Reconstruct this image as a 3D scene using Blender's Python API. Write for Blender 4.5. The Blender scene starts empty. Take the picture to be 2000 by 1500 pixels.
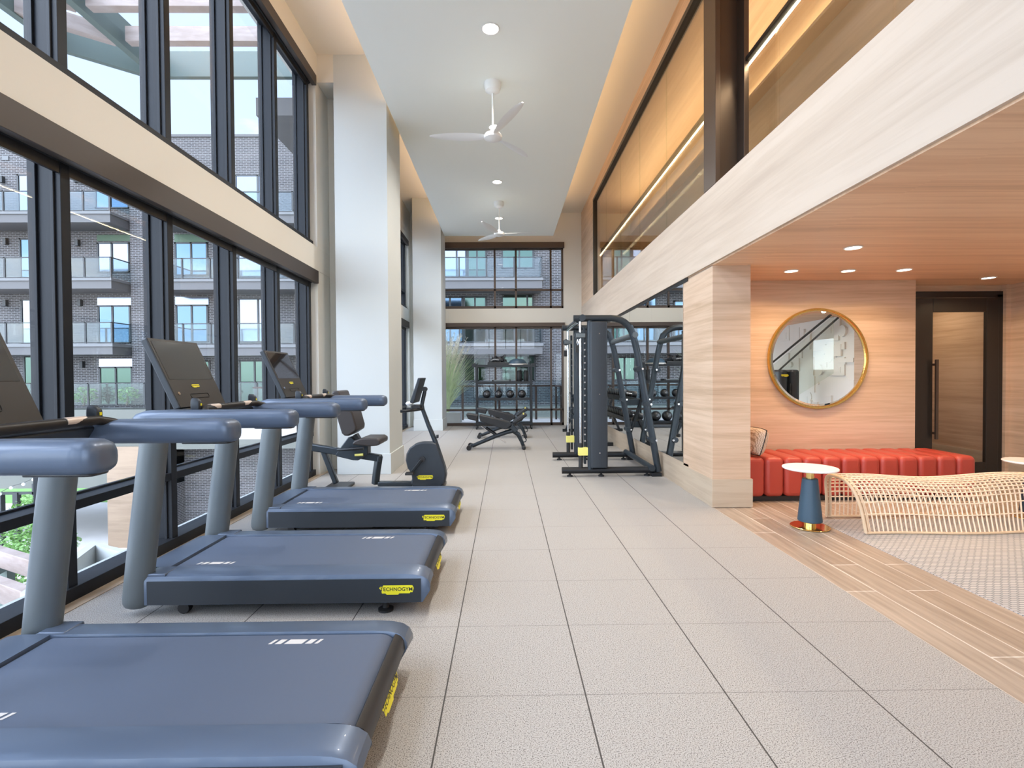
import bpy, bmesh, math, random
from math import sin, cos, pi, radians, sqrt
from mathutils import Vector, Matrix, Euler
random.seed(7)
SC = bpy.context.scene
COL = SC.collection

# ------------------------------------------------------------------ camera
F_PX = 982.0
CAM_H = 1.38
cam_d = bpy.data.cameras.new('camera')
cam = bpy.data.objects.new('camera', cam_d)
COL.objects.link(cam)
cam_d.sensor_width = 36.0
cam_d.lens = F_PX / 2000.0 * 36.0
cam_d.clip_start = 0.05
cam_d.clip_end = 400
_a = pi/2 + radians(-0.875)
CM = (Matrix.Rotation(-math.atan(12/982.0), 3, 'Z') @ Matrix.Rotation(_a, 3, 'X') @ Matrix.Rotation(-0.0065, 3, 'Z'))
cam.matrix_world = Matrix.Translation((0, 0, CAM_H)) @ CM.to_4x4()
SC.camera = cam

def at(px, py, Y):
    """point seen at a photo pixel, standing Y metres into the room"""
    d = CM @ Vector(((px-1000)/F_PX, -(py-750)/F_PX, -1.0))
    t = Y / d.y
    return Vector((d.x*t, Y, CAM_H + d.z*t))

# ------------------------------------------------------------------ view, world, sun
SC.view_settings.view_transform = 'Standard'
SC.view_settings.look = 'None'
SC.view_settings.gamma = 1.0
SC.view_settings.use_curve_mapping = False
SC.view_settings.exposure = 0.18
SC.cycles.use_denoising = True
SC.cycles.max_bounces = 10
SC.cycles.diffuse_bounces = 5
SC.cycles.glossy_bounces = 5
SC.cycles.transparent_max_bounces = 24
SC.cycles.sample_clamp_indirect = 6.0
SC.cycles.caustics_reflective = False
SC.cycles.caustics_refractive = False

W = bpy.data.worlds.new('sky'); SC.world = W; W.use_nodes = True
nt = W.node_tree; nt.nodes.clear()
def wn(t, **k):
    n = nt.nodes.new(t)
    for a, v in k.items(): setattr(n, a, v)
    return n
w_out = wn('ShaderNodeOutputWorld'); w_bg = wn('ShaderNodeBackground'); w_bg.inputs['Strength'].default_value = 1.5
w_tc = wn('ShaderNodeTexCoord'); w_sep = wn('ShaderNodeSeparateXYZ')
nt.links.new(w_tc.outputs['Generated'], w_sep.inputs[0])
w_rmp = wn('ShaderNodeValToRGB'); e = w_rmp.color_ramp.elements
e[0].position = 0.47; e[0].color = (0.36, 0.38, 0.37, 1)
e[1].position = 0.505; e[1].color = (0.80, 0.88, 0.96, 1)
x_ = e.new(0.62); x_.color = (0.61, 0.75, 0.98, 1)
x_ = e.new(1.0); x_.color = (0.42, 0.60, 0.96, 1)
w_mr = wn('ShaderNodeMapRange'); w_mr.inputs['From Min'].default_value = -1
nt.links.new(w_sep.outputs['Z'], w_mr.inputs['Value']); nt.links.new(w_mr.outputs[0], w_rmp.inputs[0])
w_map = wn('ShaderNodeMapping'); w_map.inputs['Scale'].default_value = (3.0, 3.0, 8.0)
w_noi = wn('ShaderNodeTexNoise'); w_noi.inputs['Scale'].default_value = 1.6; w_noi.inputs['Detail'].default_value = 6
nt.links.new(w_tc.outputs['Generated'], w_map.inputs[0]); nt.links.new(w_map.outputs[0], w_noi.inputs['Vector'])
w_cr = wn('ShaderNodeValToRGB'); w_cr.color_ramp.elements[0].position = 0.52; w_cr.color_ramp.elements[1].position = 0.68
nt.links.new(w_noi.outputs['Fac'], w_cr.inputs[0])
w_mix = wn('ShaderNodeMix', data_type='RGBA'); w_mix.inputs[7].default_value = (1.05, 1.05, 1.05, 1)
w_lim = wn('ShaderNodeMath', operation='GREATER_THAN'); w_lim.inputs[1].default_value = 0.02
nt.links.new(w_sep.outputs['Z'], w_lim.inputs[0])
w_mul = wn('ShaderNodeMath', operation='MULTIPLY'); nt.links.new(w_cr.outputs[0], w_mul.inputs[0]); nt.links.new(w_lim.outputs[0], w_mul.inputs[1])
nt.links.new(w_mul.outputs[0], w_mix.inputs[0]); nt.links.new(w_rmp.outputs[0], w_mix.inputs[6])
# sky brightness added behind the viewer's left shoulder, unseen, to lift the interior
w_dot = wn('ShaderNodeVectorMath', operation='DOT_PRODUCT'); w_nrm = wn('ShaderNodeVectorMath', operation='NORMALIZE')
nt.links.new(w_tc.outputs['Generated'], w_nrm.inputs[0]); nt.links.new(w_nrm.outputs[0], w_dot.inputs[0]); w_dot.inputs[1].default_value = Vector((-0.60, -0.74, 0.30)).normalized()
w_glow = wn('ShaderNodeMapRange', interpolation_type='SMOOTHSTEP'); w_glow.inputs['From Min'].default_value = 0.1; w_glow.inputs['From Max'].default_value = 0.95
w_glow.inputs['To Min'].default_value = 1.0; w_glow.inputs['To Max'].default_value = 5.0
nt.links.new(w_dot.outputs['Value'], w_glow.inputs['Value'])
w_vm = wn('ShaderNodeVectorMath', operation='SCALE'); nt.links.new(w_mix.outputs[2], w_vm.inputs[0]); nt.links.new(w_glow.outputs[0], w_vm.inputs['Scale'])
nt.links.new(w_vm.outputs[0], w_bg.inputs['Color']); nt.links.new(w_bg.outputs[0], w_out.inputs[0])

def lamp(name, kind, loc, energy, color=(1, 1, 1), rot=(0, 0, 0), **k):
    d = bpy.data.lights.new(name, kind); d.energy = energy; d.color = color
    for a, v in k.items(): setattr(d, a, v)
    o = bpy.data.objects.new(name, d); o.location = loc; o.rotation_euler = rot; COL.objects.link(o)
    return o
# soft sun behind thin cloud, high on the left and a little behind the viewer
sun_dir = Vector((-0.62, -0.42, 0.66))
s_ = lamp('sun', 'SUN', (-20, -20, 30), 1.6, (1.0, 0.98, 0.95), angle=radians(38))
s_.rotation_euler = sun_dir.to_track_quat('Z', 'Y').to_euler()

# ------------------------------------------------------------------ materials
M = {}
def mat(name, col=(0.5, 0.5, 0.5), rough=0.5, metal=0.0, emit=None, es=1.0, spec=None, coat=0.0, bump=None, var=None):
    m = bpy.data.materials.new(name); m.use_nodes = True
    n = m.node_tree; b = n.nodes['Principled BSDF']
    b.inputs['Base Color'].default_value = (*col, 1); b.inputs['Roughness'].default_value = rough
    b.inputs['Metallic'].default_value = metal
    if spec is not None: b.inputs['Specular IOR Level'].default_value = spec
    if coat: b.inputs['Coat Weight'].default_value = coat
    if emit:
        b.inputs['Emission Color'].default_value = (*emit, 1); b.inputs['Emission Strength'].default_value = es
    g = n.nodes.new('ShaderNodeNewGeometry')
    if var:      # (scale, amount)
        no = n.nodes.new('ShaderNodeTexNoise'); no.inputs['Scale'].default_value = var[0]; no.inputs['Detail'].default_value = 4
        n.links.new(g.outputs['Position'], no.inputs['Vector'])
        mx = n.nodes.new('ShaderNodeMix'); mx.data_type = 'RGBA'
        mx.inputs[6].default_value = (*[c*(1-var[1]) for c in col], 1); mx.inputs[7].default_value = (*[min(1, c*(1+var[1])) for c in col], 1)
        n.links.new(no.outputs['Fac'], mx.inputs[0]); n.links.new(mx.outputs[2], b.inputs['Base Color'])
    if bump:     # (scale, strength)
        no = n.nodes.new('ShaderNodeTexNoise'); no.inputs['Scale'].default_value = bump[0]; no.inputs['Detail'].default_value = 3
        n.links.new(g.outputs['Position'], no.inputs['Vector'])
        bp = n.nodes.new('ShaderNodeBump'); bp.inputs['Strength'].default_value = bump[1]; bp.inputs['Distance'].default_value = 0.01
        n.links.new(no.outputs['Fac'], bp.inputs['Height']); n.links.new(bp.outputs[0], b.inputs['Normal'])
    M[name] = m
    return m

def nodes_of(name, rough=0.5):
    m = bpy.data.materials.new(name); m.use_nodes = True; M[name] = m
    n = m.node_tree; b = n.nodes['Principled BSDF']; b.inputs['Roughness'].default_value = rough
    g = n.nodes.new('ShaderNodeNewGeometry')
    return m, n, b, g
def link(n, a, b): n.links.new(a, b)
def ramp(n, stops):
    r = n.nodes.new('ShaderNodeValToRGB'); e = r.color_ramp.elements
    e[0].position, e[0].color = stops[0][0], (*stops[0][1], 1)
    e[1].position, e[1].color = stops[-1][0], (*stops[-1][1], 1)
    for p, c in stops[1:-1]:
        x = e.new(p); x.color = (*c, 1)
    return r
def mapping(n, g, scale, loc=(0, 0, 0), rot=(0, 0, 0)):
    mp = n.nodes.new('ShaderNodeMapping'); mp.inputs['Scale'].default_value = scale
    mp.inputs['Location'].default_value = loc; mp.inputs['Rotation'].default_value = rot
    link(n, g.outputs['Position'], mp.inputs[0]); return mp

def wood(name, scale, light=(0.70, 0.55, 0.42), mid=(0.60, 0.44, 0.31), dark=(0.47, 0.33, 0.22), rough=0.45):
    m, n, b, g = nodes_of(name, rough)
    mp = mapping(n, g, scale)
    n1 = n.nodes.new('ShaderNodeTexNoise'); n1.inputs['Scale'].default_value = 1.0; n1.inputs['Detail'].default_value = 8; n1.inputs['Roughness'].default_value = 0.62
    n1.inputs['Distortion'].default_value = 0.25
    link(n, mp.outputs[0], n1.inputs['Vector'])
    mp2 = mapping(n, g, tuple(s*0.2 for s in scale)); n2 = n.nodes.new('ShaderNodeTexNoise'); n2.inputs['Scale'].default_value = 1.0; n2.inputs['Detail'].default_value = 2
    link(n, mp2.outputs[0], n2.inputs['Vector'])
    ad = n.nodes.new('ShaderNodeMath'); ad.operation = 'MULTIPLY_ADD'; ad.inputs[1].default_value = 0.45
    link(n, n2.outputs['Fac'], ad.inputs[0])
    sc_ = n.nodes.new('ShaderNodeMath'); sc_.operation = 'MULTIPLY'; sc_.inputs[1].default_value = 0.6
    link(n, n1.outputs['Fac'], sc_.inputs[0]); link(n, sc_.outputs[0], ad.inputs[2])
    r = ramp(n, [(0.36, dark), (0.5, mid), (0.62, light)])
    link(n, ad.outputs[0], r.inputs[0]); link(n, r.outputs[0], b.inputs['Base Color'])
    return m
wood('wood_wall', (1.0, 1.0, 26.0), (0.66, 0.49, 0.36), (0.57, 0.405, 0.28), (0.45, 0.31, 0.205))
wood('wood_beam', (1.2, 0.8, 17.0), (0.63, 0.53, 0.44), (0.575, 0.475, 0.385), (0.50, 0.405, 0.325), rough=0.5)  # same wood as the walls, daylight on the beam put into a paler colour
wood('wood_soffit', (0.7, 24.0, 1.0), (0.88, 0.62, 0.42), (0.78, 0.52, 0.34), (0.64, 0.41, 0.26))  # same wood again, the warm lamp light put into a more orange colour
wood('wood_base', (1.4, 1.4, 22.0), (0.52, 0.42, 0.31), (0.46, 0.36, 0.26), (0.40, 0.31, 0.22))
wood('wood_clad', (0.4, 0.4, 5.0), (0.36, 0.25, 0.165), (0.30, 0.205, 0.135), (0.24, 0.16, 0.10))
wood('wood_board', (3.0, 3.0, 14.0), (0.42, 0.33, 0.29), (0.34, 0.26, 0.22), (0.27, 0.20, 0.17))

mat('plaster', (0.72, 0.69, 0.62), 0.7, bump=(60, 0.05))
mat('pillar_paint', (0.57, 0.60, 0.595), 0.7, bump=(60, 0.05))
mat('ceiling_paint', (0.90, 0.925, 0.87), 0.8, bump=(60, 0.04))
mat('cream_trim', (0.74, 0.71, 0.64), 0.6)
mat('window_frame', (0.014, 0.016, 0.020), 0.42, 0.0, spec=0.2)
mat('bronze', (0.085, 0.062, 0.050), 0.38, 0.55)
mat('shade_box', (0.055, 0.044, 0.038), 0.45, 0.1)
mat('black_frame', (0.016, 0.013, 0.011), 0.38)
mat('charcoal', (0.085, 0.115, 0.17), 0.36, 0.2, coat=0.15)  # blue of the reflected sky is mixed into this dark grey
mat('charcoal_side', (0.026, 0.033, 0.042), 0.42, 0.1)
mat('post_grey', (0.125, 0.145, 0.155), 0.42, 0.25)
mat('belt', (0.080, 0.104, 0.155), 0.5, bump=(900, 0.25))  # black belt, with the sky's blue cast put into its colour
mat('black_plastic', (0.018, 0.018, 0.02), 0.4)
mat('console_face', (0.020, 0.017, 0.015), 0.42, spec=0.3)
mat('screen', (0.02, 0.02, 0.022), 0.06, spec=0.9, coat=1.0)
mat('red_strip', (0.75, 0.03, 0.05), 0.4)
mat('pale_strip', (0.62, 0.52, 0.45), 0.35, 0.2)
mat('mark_grey', (0.62, 0.60, 0.58), 0.6)
mat('yellow', (0.80, 0.72, 0.02), 0.5)
mat('clamp_yellow', (0.83, 0.76, 0.20), 0.5)
mat('ink', (0.015, 0.015, 0.015), 0.6)
mat('tube_black', (0.012, 0.0135, 0.016), 0.36, 0.2)
mat('tube_slate', (0.026, 0.035, 0.044), 0.34, 0.25)
mat('chrome', (0.75, 0.76, 0.78), 0.15, 1.0)
mat('pad', (0.017, 0.018, 0.021), 0.5, bump=(300, 0.1))
mat('pad_brown', (0.035, 0.028, 0.026), 0.48, bump=(300, 0.1))
mat('rubber', (0.015, 0.015, 0.016), 0.55)
mat('ball_black', (0.02, 0.021, 0.024), 0.35)
mat('grey_print', (0.4, 0.41, 0.42), 0.5)
mat('fan_white', (0.86, 0.86, 0.84), 0.35)
mat('lamp_rim', (0.85, 0.84, 0.80), 0.5)
mat('lamp_glow', (1, 1, 1), 0.5, emit=(1.0, 0.90, 0.78), es=9)
mat('led', (1, 1, 1), 0.5, emit=(1.0, 0.80, 0.58), es=9)
mat('mirror', (0.93, 0.95, 0.94), 0.0, 1.0)
mat('gold', (0.78, 0.52, 0.16), 0.22, 1.0, bump=(40, 0.3))
mat('brass', (0.86, 0.62, 0.25), 0.14, 1.0)
mat('navy', (0.03, 0.065, 0.10), 0.45)
mat('marble', (0.88, 0.87, 0.85), 0.25, var=(6, 0.05))
mat('red_leather', (0.43, 0.055, 0.036), 0.36, bump=(250, 0.12), var=(2, 0.08))
mat('rattan', (0.86, 0.68, 0.50), 0.5, var=(14, 0.12))
mat('rattan_edge', (0.66, 0.48, 0.31), 0.5, var=(14, 0.12))
mat('relief_white', (0.86, 0.87, 0.87), 0.7)
mat('steel_green', (0.11, 0.145, 0.125), 0.5, 0.0)
mat('slab_grey', (0.125, 0.12, 0.118), 0.8)
mat('soffit_grey', (0.20, 0.185, 0.17), 0.8)
mat('ledge_grey', (0.17, 0.17, 0.168), 0.7)
mat('podium', (0.16, 0.16, 0.135), 0.8)
mat('rail_bronze', (0.07, 0.05, 0.042), 0.5, 0.2)
mat('rail_grey', (0.045, 0.047, 0.048), 0.5, 0.2)
mat('courtyard', (0.66, 0.62, 0.58), 0.9, var=(0.6, 0.1))
mat('turf', (0.20, 0.38, 0.10), 0.95, var=(2.0, 0.25))
mat('concrete', (0.42, 0.43, 0.41), 0.85, bump=(80, 0.2), var=(5, 0.1))
mat('leaf', (0.24, 0.42, 0.12), 0.6, var=(7, 0.35))
mat('grass_blade', (0.62, 0.74, 0.46), 0.6, var=(9, 0.3))
mat('plume', (0.90, 0.82, 0.68), 0.8, var=(12, 0.15))
mat('bark', (0.2, 0.14, 0.1), 0.8)
mat('flower', (0.78, 0.68, 0.55), 0.8)
mat('white_paint', (0.82, 0.82, 0.80), 0.5)
mat('clear_plastic', (0.8, 0.82, 0.85), 0.15)
mat('teal_panel', (0.06, 0.38, 0.48), 0.5)
mat('curtain', (0.62, 0.64, 0.68), 0.8)
mat('green_blind', (0.10, 0.15, 0.10), 0.8)
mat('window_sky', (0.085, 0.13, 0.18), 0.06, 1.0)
mat('window_green', (0.055, 0.085, 0.070), 0.06, 1.0)  # green tint stands in for reflected greenery
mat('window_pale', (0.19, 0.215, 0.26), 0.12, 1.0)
mat('room_dark', (0.05, 0.07, 0.075), 0.7)

def glass(name, tint=(0.93, 0.97, 0.96), refl=1.0, ior=1.45):
    m = bpy.data.materials.new(name); m.use_nodes = True; n = m.node_tree; n.nodes.clear()
    o = n.nodes.new('ShaderNodeOutputMaterial'); mx = n.nodes.new('ShaderNodeMixShader')
    t = n.nodes.new('ShaderNodeBsdfTransparent'); t.inputs[0].default_value = (*tint, 1)
    gl = n.nodes.new('ShaderNodeBsdfGlossy'); gl.inputs['Roughness'].default_value = 0.0
    fr = n.nodes.new('ShaderNodeFresnel'); ge = n.nodes.new('ShaderNodeNewGeometry'); mi = n.nodes.new('ShaderNodeMix')
    mi.inputs[2].default_value = ior; mi.inputs[3].default_value = 1/ior
    link(n, ge.outputs['Backfacing'], mi.inputs[0]); link(n, mi.outputs[0], fr.inputs['IOR'])
    mu = n.nodes.new('ShaderNodeMath'); mu.operation = 'MULTIPLY'; mu.inputs[1].default_value = refl; mu.use_clamp = True
    link(n, fr.outputs[0], mu.inputs[0]); link(n, mu.outputs[0], mx.inputs[0])
    link(n, t.outputs[0], mx.inputs[1]); link(n, gl.outputs[0], mx.inputs[2]); link(n, mx.outputs[0], o.inputs[0])
    M[name] = m
glass('glass', (0.95, 0.965, 0.975), 0.55, 1.4)
glass('glass_green', (0.96, 0.98, 0.955), 0.6, 1.5)
glass('glass_amber', (0.97, 0.965, 0.92), 1.2, 1.5)
glass('glass_balcony', (0.80, 0.86, 0.88), 0.8, 1.5)
glass('glass_far', (0.30, 0.36, 0.38), 5.0, 1.9)

# rubber paver floor
m, n, b, g = nodes_of('rubber_tile', 0.7)
vo = n.nodes.new('ShaderNodeTexNoise'); vo.inputs['Scale'].default_value = 220; vo.inputs['Detail'].default_value = 2
link(n, g.outputs['Position'], vo.inputs['Vector'])
r1 = ramp(n, [(0.30, (0.04, 0.034, 0.03)), (0.40, (0.23, 0.21, 0.19)), (0.47, (0.375, 0.35, 0.32)), (0.70, (0.50, 0.475, 0.44))])
link(n, vo.outputs['Fac'], r1.inputs[0])
sp = n.nodes.new('ShaderNodeSeparateXYZ'); link(n, g.outputs['Position'], sp.inputs[0])
def groove(out, off, half, pitch=0.608):
    a = n.nodes.new('ShaderNodeMath'); a.operation = 'ADD'; a.inputs[1].default_value = -off + pitch*100; link(n, out, a.inputs[0])
    f = n.nodes.new('ShaderNodeMath'); f.operation = 'PINGPONG'; f.inputs[1].default_value = pitch/2; link(n, a.outputs[0], f.inputs[0])
    l = n.nodes.new('ShaderNodeMath'); l.operation = 'LESS_THAN'; l.inputs[1].default_value = half; link(n, f.outputs[0], l.inputs[0])
    return l
gx = groove(sp.outputs['X'], -0.272, 0.0032); gy = groove(sp.outputs['Y'], 2.152, 0.0022)
gm = n.nodes.new('ShaderNodeMath'); gm.operation = 'MULTIPLY_ADD'; gm.inputs[1].default_value = 0.45
link(n, gy.outputs[0], gm.inputs[0]); link(n, gx.outputs[0], gm.inputs[2])
gm.use_clamp = True
mx = n.nodes.new('ShaderNodeMix'); mx.data_type = 'RGBA'; mx.inputs[7].default_value = (0.05, 0.045, 0.04, 1)
link(n, gm.outputs[0], mx.inputs[0]); link(n, r1.outputs[0], mx.inputs[6]); link(n, mx.outputs[2], b.inputs['Base Color'])
bp = n.nodes.new('ShaderNodeBump'); bp.inputs['Strength'].default_value = 0.12; bp.inputs['Distance'].default_value = 0.003
link(n, vo.outputs['Fac'], bp.inputs['Height']); link(n, bp.outputs[0], b.inputs['Normal'])

def brick_nodes(n, vec, c1, c2, mortar, bw, bh, ms, offset=0.5, bias=0.0):
    k = n.nodes.new('ShaderNodeTexBrick'); k.inputs['Scale'].default_value = 1.0
    k.inputs['Color1'].default_value = (*c1, 1); k.inputs['Color2'].default_value = (*c2, 1); k.inputs['Mortar'].default_value = (*mortar, 1)
    k.inputs['Brick Width'].default_value = bw; k.inputs['Row Height'].default_value = bh; k.inputs['Mortar Size'].default_value = ms
    k.inputs['Mortar Smooth'].default_value = 0.1; k.inputs['Bias'].default_value = bias; k.offset = offset
    link(n, vec, k.inputs['Vector']); return k
# plank floor: long along y
m, n, b, g = nodes_of('plank_floor', 0.4)
sp = n.nodes.new('ShaderNodeSeparateXYZ'); link(n, g.outputs['Position'], sp.inputs[0])
cb = n.nodes.new('ShaderNodeCombineXYZ'); link(n, sp.outputs['Y'], cb.inputs['X'])
ax = n.nodes.new('ShaderNodeMath'); ax.operation = 'ADD'; ax.inputs[1].default_value = -2.155 + 20*0.197; link(n, sp.outputs['X'], ax.inputs[0])
link(n, ax.outputs[0], cb.inputs['Y'])
k = brick_nodes(n, cb.outputs[0], (0.36, 0.275, 0.205), (0.44, 0.355, 0.28), (0.70, 0.64, 0.56), 1.2, 0.197, 0.0045, 0.37)
mp = mapping(n, g, (26, 1.6, 1)); no = n.nodes.new('ShaderNodeTexNoise'); no.inputs['Scale'].default_value = 1; no.inputs['Detail'].default_value = 6
link(n, mp.outputs[0], no.inputs['Vector'])
rr = ramp(n, [(0.3, (0.70, 0.68, 0.66)), (0.7, (1.1, 1.1, 1.1))]); link(n, no.outputs['Fac'], rr.inputs[0])
mx = n.nodes.new('ShaderNodeMix'); mx.data_type = 'RGBA'; mx.blend_type = 'MULTIPLY'; mx.inputs[0].default_value = 1
link(n, k.outputs['Color'], mx.inputs[6]); link(n, rr.outputs[0], mx.inputs[7]); link(n, mx.outputs[2], b.inputs['Base Color'])
# woven mosaic
m, n, b, g = nodes_of('mosaic', 0.45)
mp = mapping(n, g, (1, 1, 1), (0.01, 0.0, 0), (0, 0, radians(0)))
k = brick_nodes(n, mp.outputs[0], (0.56, 0.54, 0.52), (0.50, 0.485, 0.47), (0.20, 0.21, 0.22), 0.052, 0.026, 0.0045, 0.5)
link(n, k.outputs['Color'], b.inputs['Base Color'])
# facade brick
m, n, b, g = nodes_of('facade_brick', 0.85)
sp = n.nodes.new('ShaderNodeSeparateXYZ'); link(n, g.outputs['Position'], sp.inputs[0])
ad = n.nodes.new('ShaderNodeMath'); ad.operation = 'ADD'; link(n, sp.outputs['X'], ad.inputs[0]); link(n, sp.outputs['Y'], ad.inputs[1])
cb = n.nodes.new('ShaderNodeCombineXYZ'); link(n, ad.outputs[0], cb.inputs['X']); link(n, sp.outputs['Z'], cb.inputs['Y'])
k = brick_nodes(n, cb.outputs[0], (0.045, 0.040, 0.041), (0.082, 0.070, 0.067), (0.24, 0.235, 0.23), 0.26, 0.082, 0.012, 0.5)
link(n, k.outputs['Color'], b.inputs['Base Color'])
# pillow stripes
m, n, b, g = nodes_of('pillow_cloth', 0.8)
mp = mapping(n, g, (30, 30, 90)); no = n.nodes.new('ShaderNodeTexWave'); no.inputs['Scale'].default_value = 0.6; no.inputs['Distortion'].default_value = 6
link(n, mp.outputs[0], no.inputs['Vector']); rr = ramp(n, [(0.3, (0.40, 0.30, 0.22)), (0.5, (0.66, 0.56, 0.46)), (0.9, (0.70, 0.60, 0.50))])
link(n, no.outputs['Fac'], rr.inputs[0]); link(n, rr.outputs[0], b.inputs['Base Color'])

# ------------------------------------------------------------------ mesh tools
def top_of(o):
    while o.parent: o = o.parent
    return o
class MB:
    def __init__(s): s.v = []; s.f = []
    def add(s, vs, fs):
        k = len(s.v); s.v += [tuple(v) for v in vs]; s.f += [tuple(i+k for i in f) for f in fs]; return s
    def box(s, x0, x1, y0, y1, z0, z1):
        if x0 > x1: x0, x1 = x1, x0
        if y0 > y1: y0, y1 = y1, y0
        if z0 > z1: z0, z1 = z1, z0
        vs = [(x, y, z) for x in (x0, x1) for y in (y0, y1) for z in (z0, z1)]
        return s.add(vs, [(0, 1, 3, 2), (4, 6, 7, 5), (0, 4, 5, 1), (2, 3, 7, 6), (0, 2, 6, 4), (1, 5, 7, 3)])
    def loft(s, rings, cap=True, closed=False):
        n = len(rings[0]); vs = [p for r in rings for p in r]; fs = []
        m_ = len(rings)
        for i in range(m_ if closed else m_-1):
            j = (i+1) % m_
            for a in range(n):
                c = (a+1) % n
                fs.append((i*n+a, i*n+c, j*n+c, j*n+a))
        if cap and not closed:
            fs.append(tuple(reversed(range(n)))); fs.append(tuple(range((m_-1)*n, m_*n)))
        return s.add(vs, fs)
    def tube(s, pts, r, n=10, closed=False, ry=None, up=None):
        pts = [Vector(p) for p in pts]; rs = r if isinstance(r, (list, tuple)) else [r]*len(pts); rings = []
        prev = None; L = len(pts)
        for i, p in enumerate(pts):
            if closed: t = (pts[(i+1) % L]-pts[i-1]).normalized()
            else: t = (pts[min(i+1, L-1)]-pts[max(i-1, 0)]).normalized()
            if prev is None:
                u = Vector(up) if up else (Vector((0, 0, 1)) if abs(t.z) < 0.9 else Vector((0, 1, 0)))
            else: u = prev
            a = (u - t*u.dot(t)).normalized(); prev = a; b_ = t.cross(a)
            rr_ = rs[i]; r2 = (ry if ry else rr_)
            rings.append([p + a*cos(2*pi*k/n)*rr_ + b_*sin(2*pi*k/n)*(r2 if ry else rr_) for k in range(n)])
        return s.loft(rings, True, closed)
    def cyl(s, p0, p1, r, n=16, r1=None): return s.tube([p0, p1], [r, r if r1 is None else r1], n)
    def bar(s, p0, p1, w, h, up=(0, 0, 1)):
        p0 = Vector(p0); p1 = Vector(p1); t = (p1-p0).normalized(); u = Vector(up)
        a = (u - t*u.dot(t)).normalized(); b_ = t.cross(a)
        q = [(-1, -1), (1, -1), (1, 1), (-1, 1)]
        return s.loft([[p + b_*x*w/2 + a*z*h/2 for x, z in q] for p in (p0, p1)])
    def lathe(s, prof, c=(0, 0, 0), n=28, axis='Z'):
        rings = []
        for r, z in prof:
            ring = []
            for k in range(n):
                a = 2*pi*k/n; x, y = max(r, 1e-4)*cos(a), max(r, 1e-4)*sin(a)
                if axis == 'Z': p = (c[0]+x, c[1]+y, c[2]+z)
                elif axis == 'Y': p = (c[0]+x, c[1]+z, c[2]+y)
                else: p = (c[0]+z, c[1]+x, c[2]+y)
                ring.append(p)
            rings.append(ring)
        return s.loft(rings)
    def prism(s, poly, a0, a1, axis='Y'):
        """polygon in the other two axes, pushed along axis from a0 to a1"""
        def P(u, v, w):
            return (u, w, v) if axis == 'Y' else ((w, u, v) if axis == 'X' else (u, v, w))
        return s.loft([[P(u, v, a0) for u, v in poly], [P(u, v, a1) for u, v in poly]])
    def sphere(s, c, r, n=20, sc=(1, 1, 1), lo=-pi/2, hi=pi/2):
        rings = []; k = n//2
        for i in range(k+1):
            t = lo+(hi-lo)*i/k
            rings.append([(c[0]+max(cos(t), 1e-3)*r*sc[0]*cos(2*pi*j/n), c[1]+max(cos(t), 1e-3)*r*sc[1]*sin(2*pi*j/n), c[2]+r*sc[2]*sin(t)) for j in range(n)])
        return s.loft(rings)
    def build(s, name, m, parent=None, local=False, bevel=0, smooth=True, ang=35, kind=None, label=None, seg=2):
        me = bpy.data.meshes.new(name)
        vs = s.v
        if parent and not local:
            L = top_of(parent).location; vs = [(v[0]-L.x, v[1]-L.y, v[2]-L.z) for v in vs]
        me.from_pydata([tuple(v) for v in vs], [], s.f); me.update()
        bm = bmesh.new(); bm.from_mesh(me); bmesh.ops.recalc_face_normals(bm, faces=bm.faces); bm.to_mesh(me); bm.free()
        me.materials.append(M[m])
        if smooth:
            for p in me.polygons: p.use_smooth = True
            me.set_sharp_from_angle(angle=radians(ang))
        o = bpy.data.objects.new(name, me); COL.objects.link(o)
        if parent: o.parent = parent
        if bevel:
            bv = o.modifiers.new('bevel', 'BEVEL'); bv.width = bevel; bv.segments = seg; bv.limit_method = 'ANGLE'; bv.angle_limit = radians(40); bv.harden_normals = False
        if kind: o['kind'] = kind
        if label: o['label'] = label
        return o
def tag(o, label, cat, group=None, kind=None):
    o['label'] = label; o['category'] = cat
    if group: o['group'] = group
    if kind: o['kind'] = kind
    return o
def thing(name, label, cat, loc=(0, 0, 0), rz=0, group=None):
    o = bpy.data.objects.new(name, None); COL.objects.link(o); o.location = loc; o.rotation_euler = (0, 0, rz)
    o.empty_display_size = 0.1
    return tag(o, label, cat, group)
def struct(name, mb, m, **k): return mb.build(name, m, kind='structure', smooth=False, **k)
def B(*a): return MB().box(*a)
def copy_tree(o, parent=None):
    c = o.copy(); COL.objects.link(c); c.parent = parent
    for ch in list(o.children): copy_tree(ch, c)
    return c
def rrect(cx, cy, w, h, r, n=5):
    pts = []
    for (sx, sy, a0) in ((1, 1, 0), (-1, 1, pi/2), (-1, -1, pi), (1, -1, 3*pi/2)):
        for k in range(n+1):
            a = a0 + pi/2*k/n; pts.append((cx+sx*(w/2-r)+r*cos(a), cy+sy*(h/2-r)+r*sin(a)))
    return pts
def text_mb(txt, size, P):
    """flat letters; P(u,v) places a point of the word, centred on the origin"""
    cu = bpy.data.curves.new('t', 'FONT'); cu.body = txt; cu.size = size; cu.align_x = 'CENTER'; cu.align_y = 'CENTER'; cu.offset = size*0.012
    ob = bpy.data.objects.new('t', cu); COL.objects.link(ob)
    dg = bpy.context.evaluated_depsgraph_get(); me = bpy.data.meshes.new_from_object(ob.evaluated_get(dg))
    mb = MB(); mb.add([P(v.co.x, v.co.y) for v in me.vertices], [tuple(p.vertices) for p in me.polygons])
    bpy.data.objects.remove(ob); bpy.data.curves.remove(cu); bpy.data.meshes.remove(me)
    return mb
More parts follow.
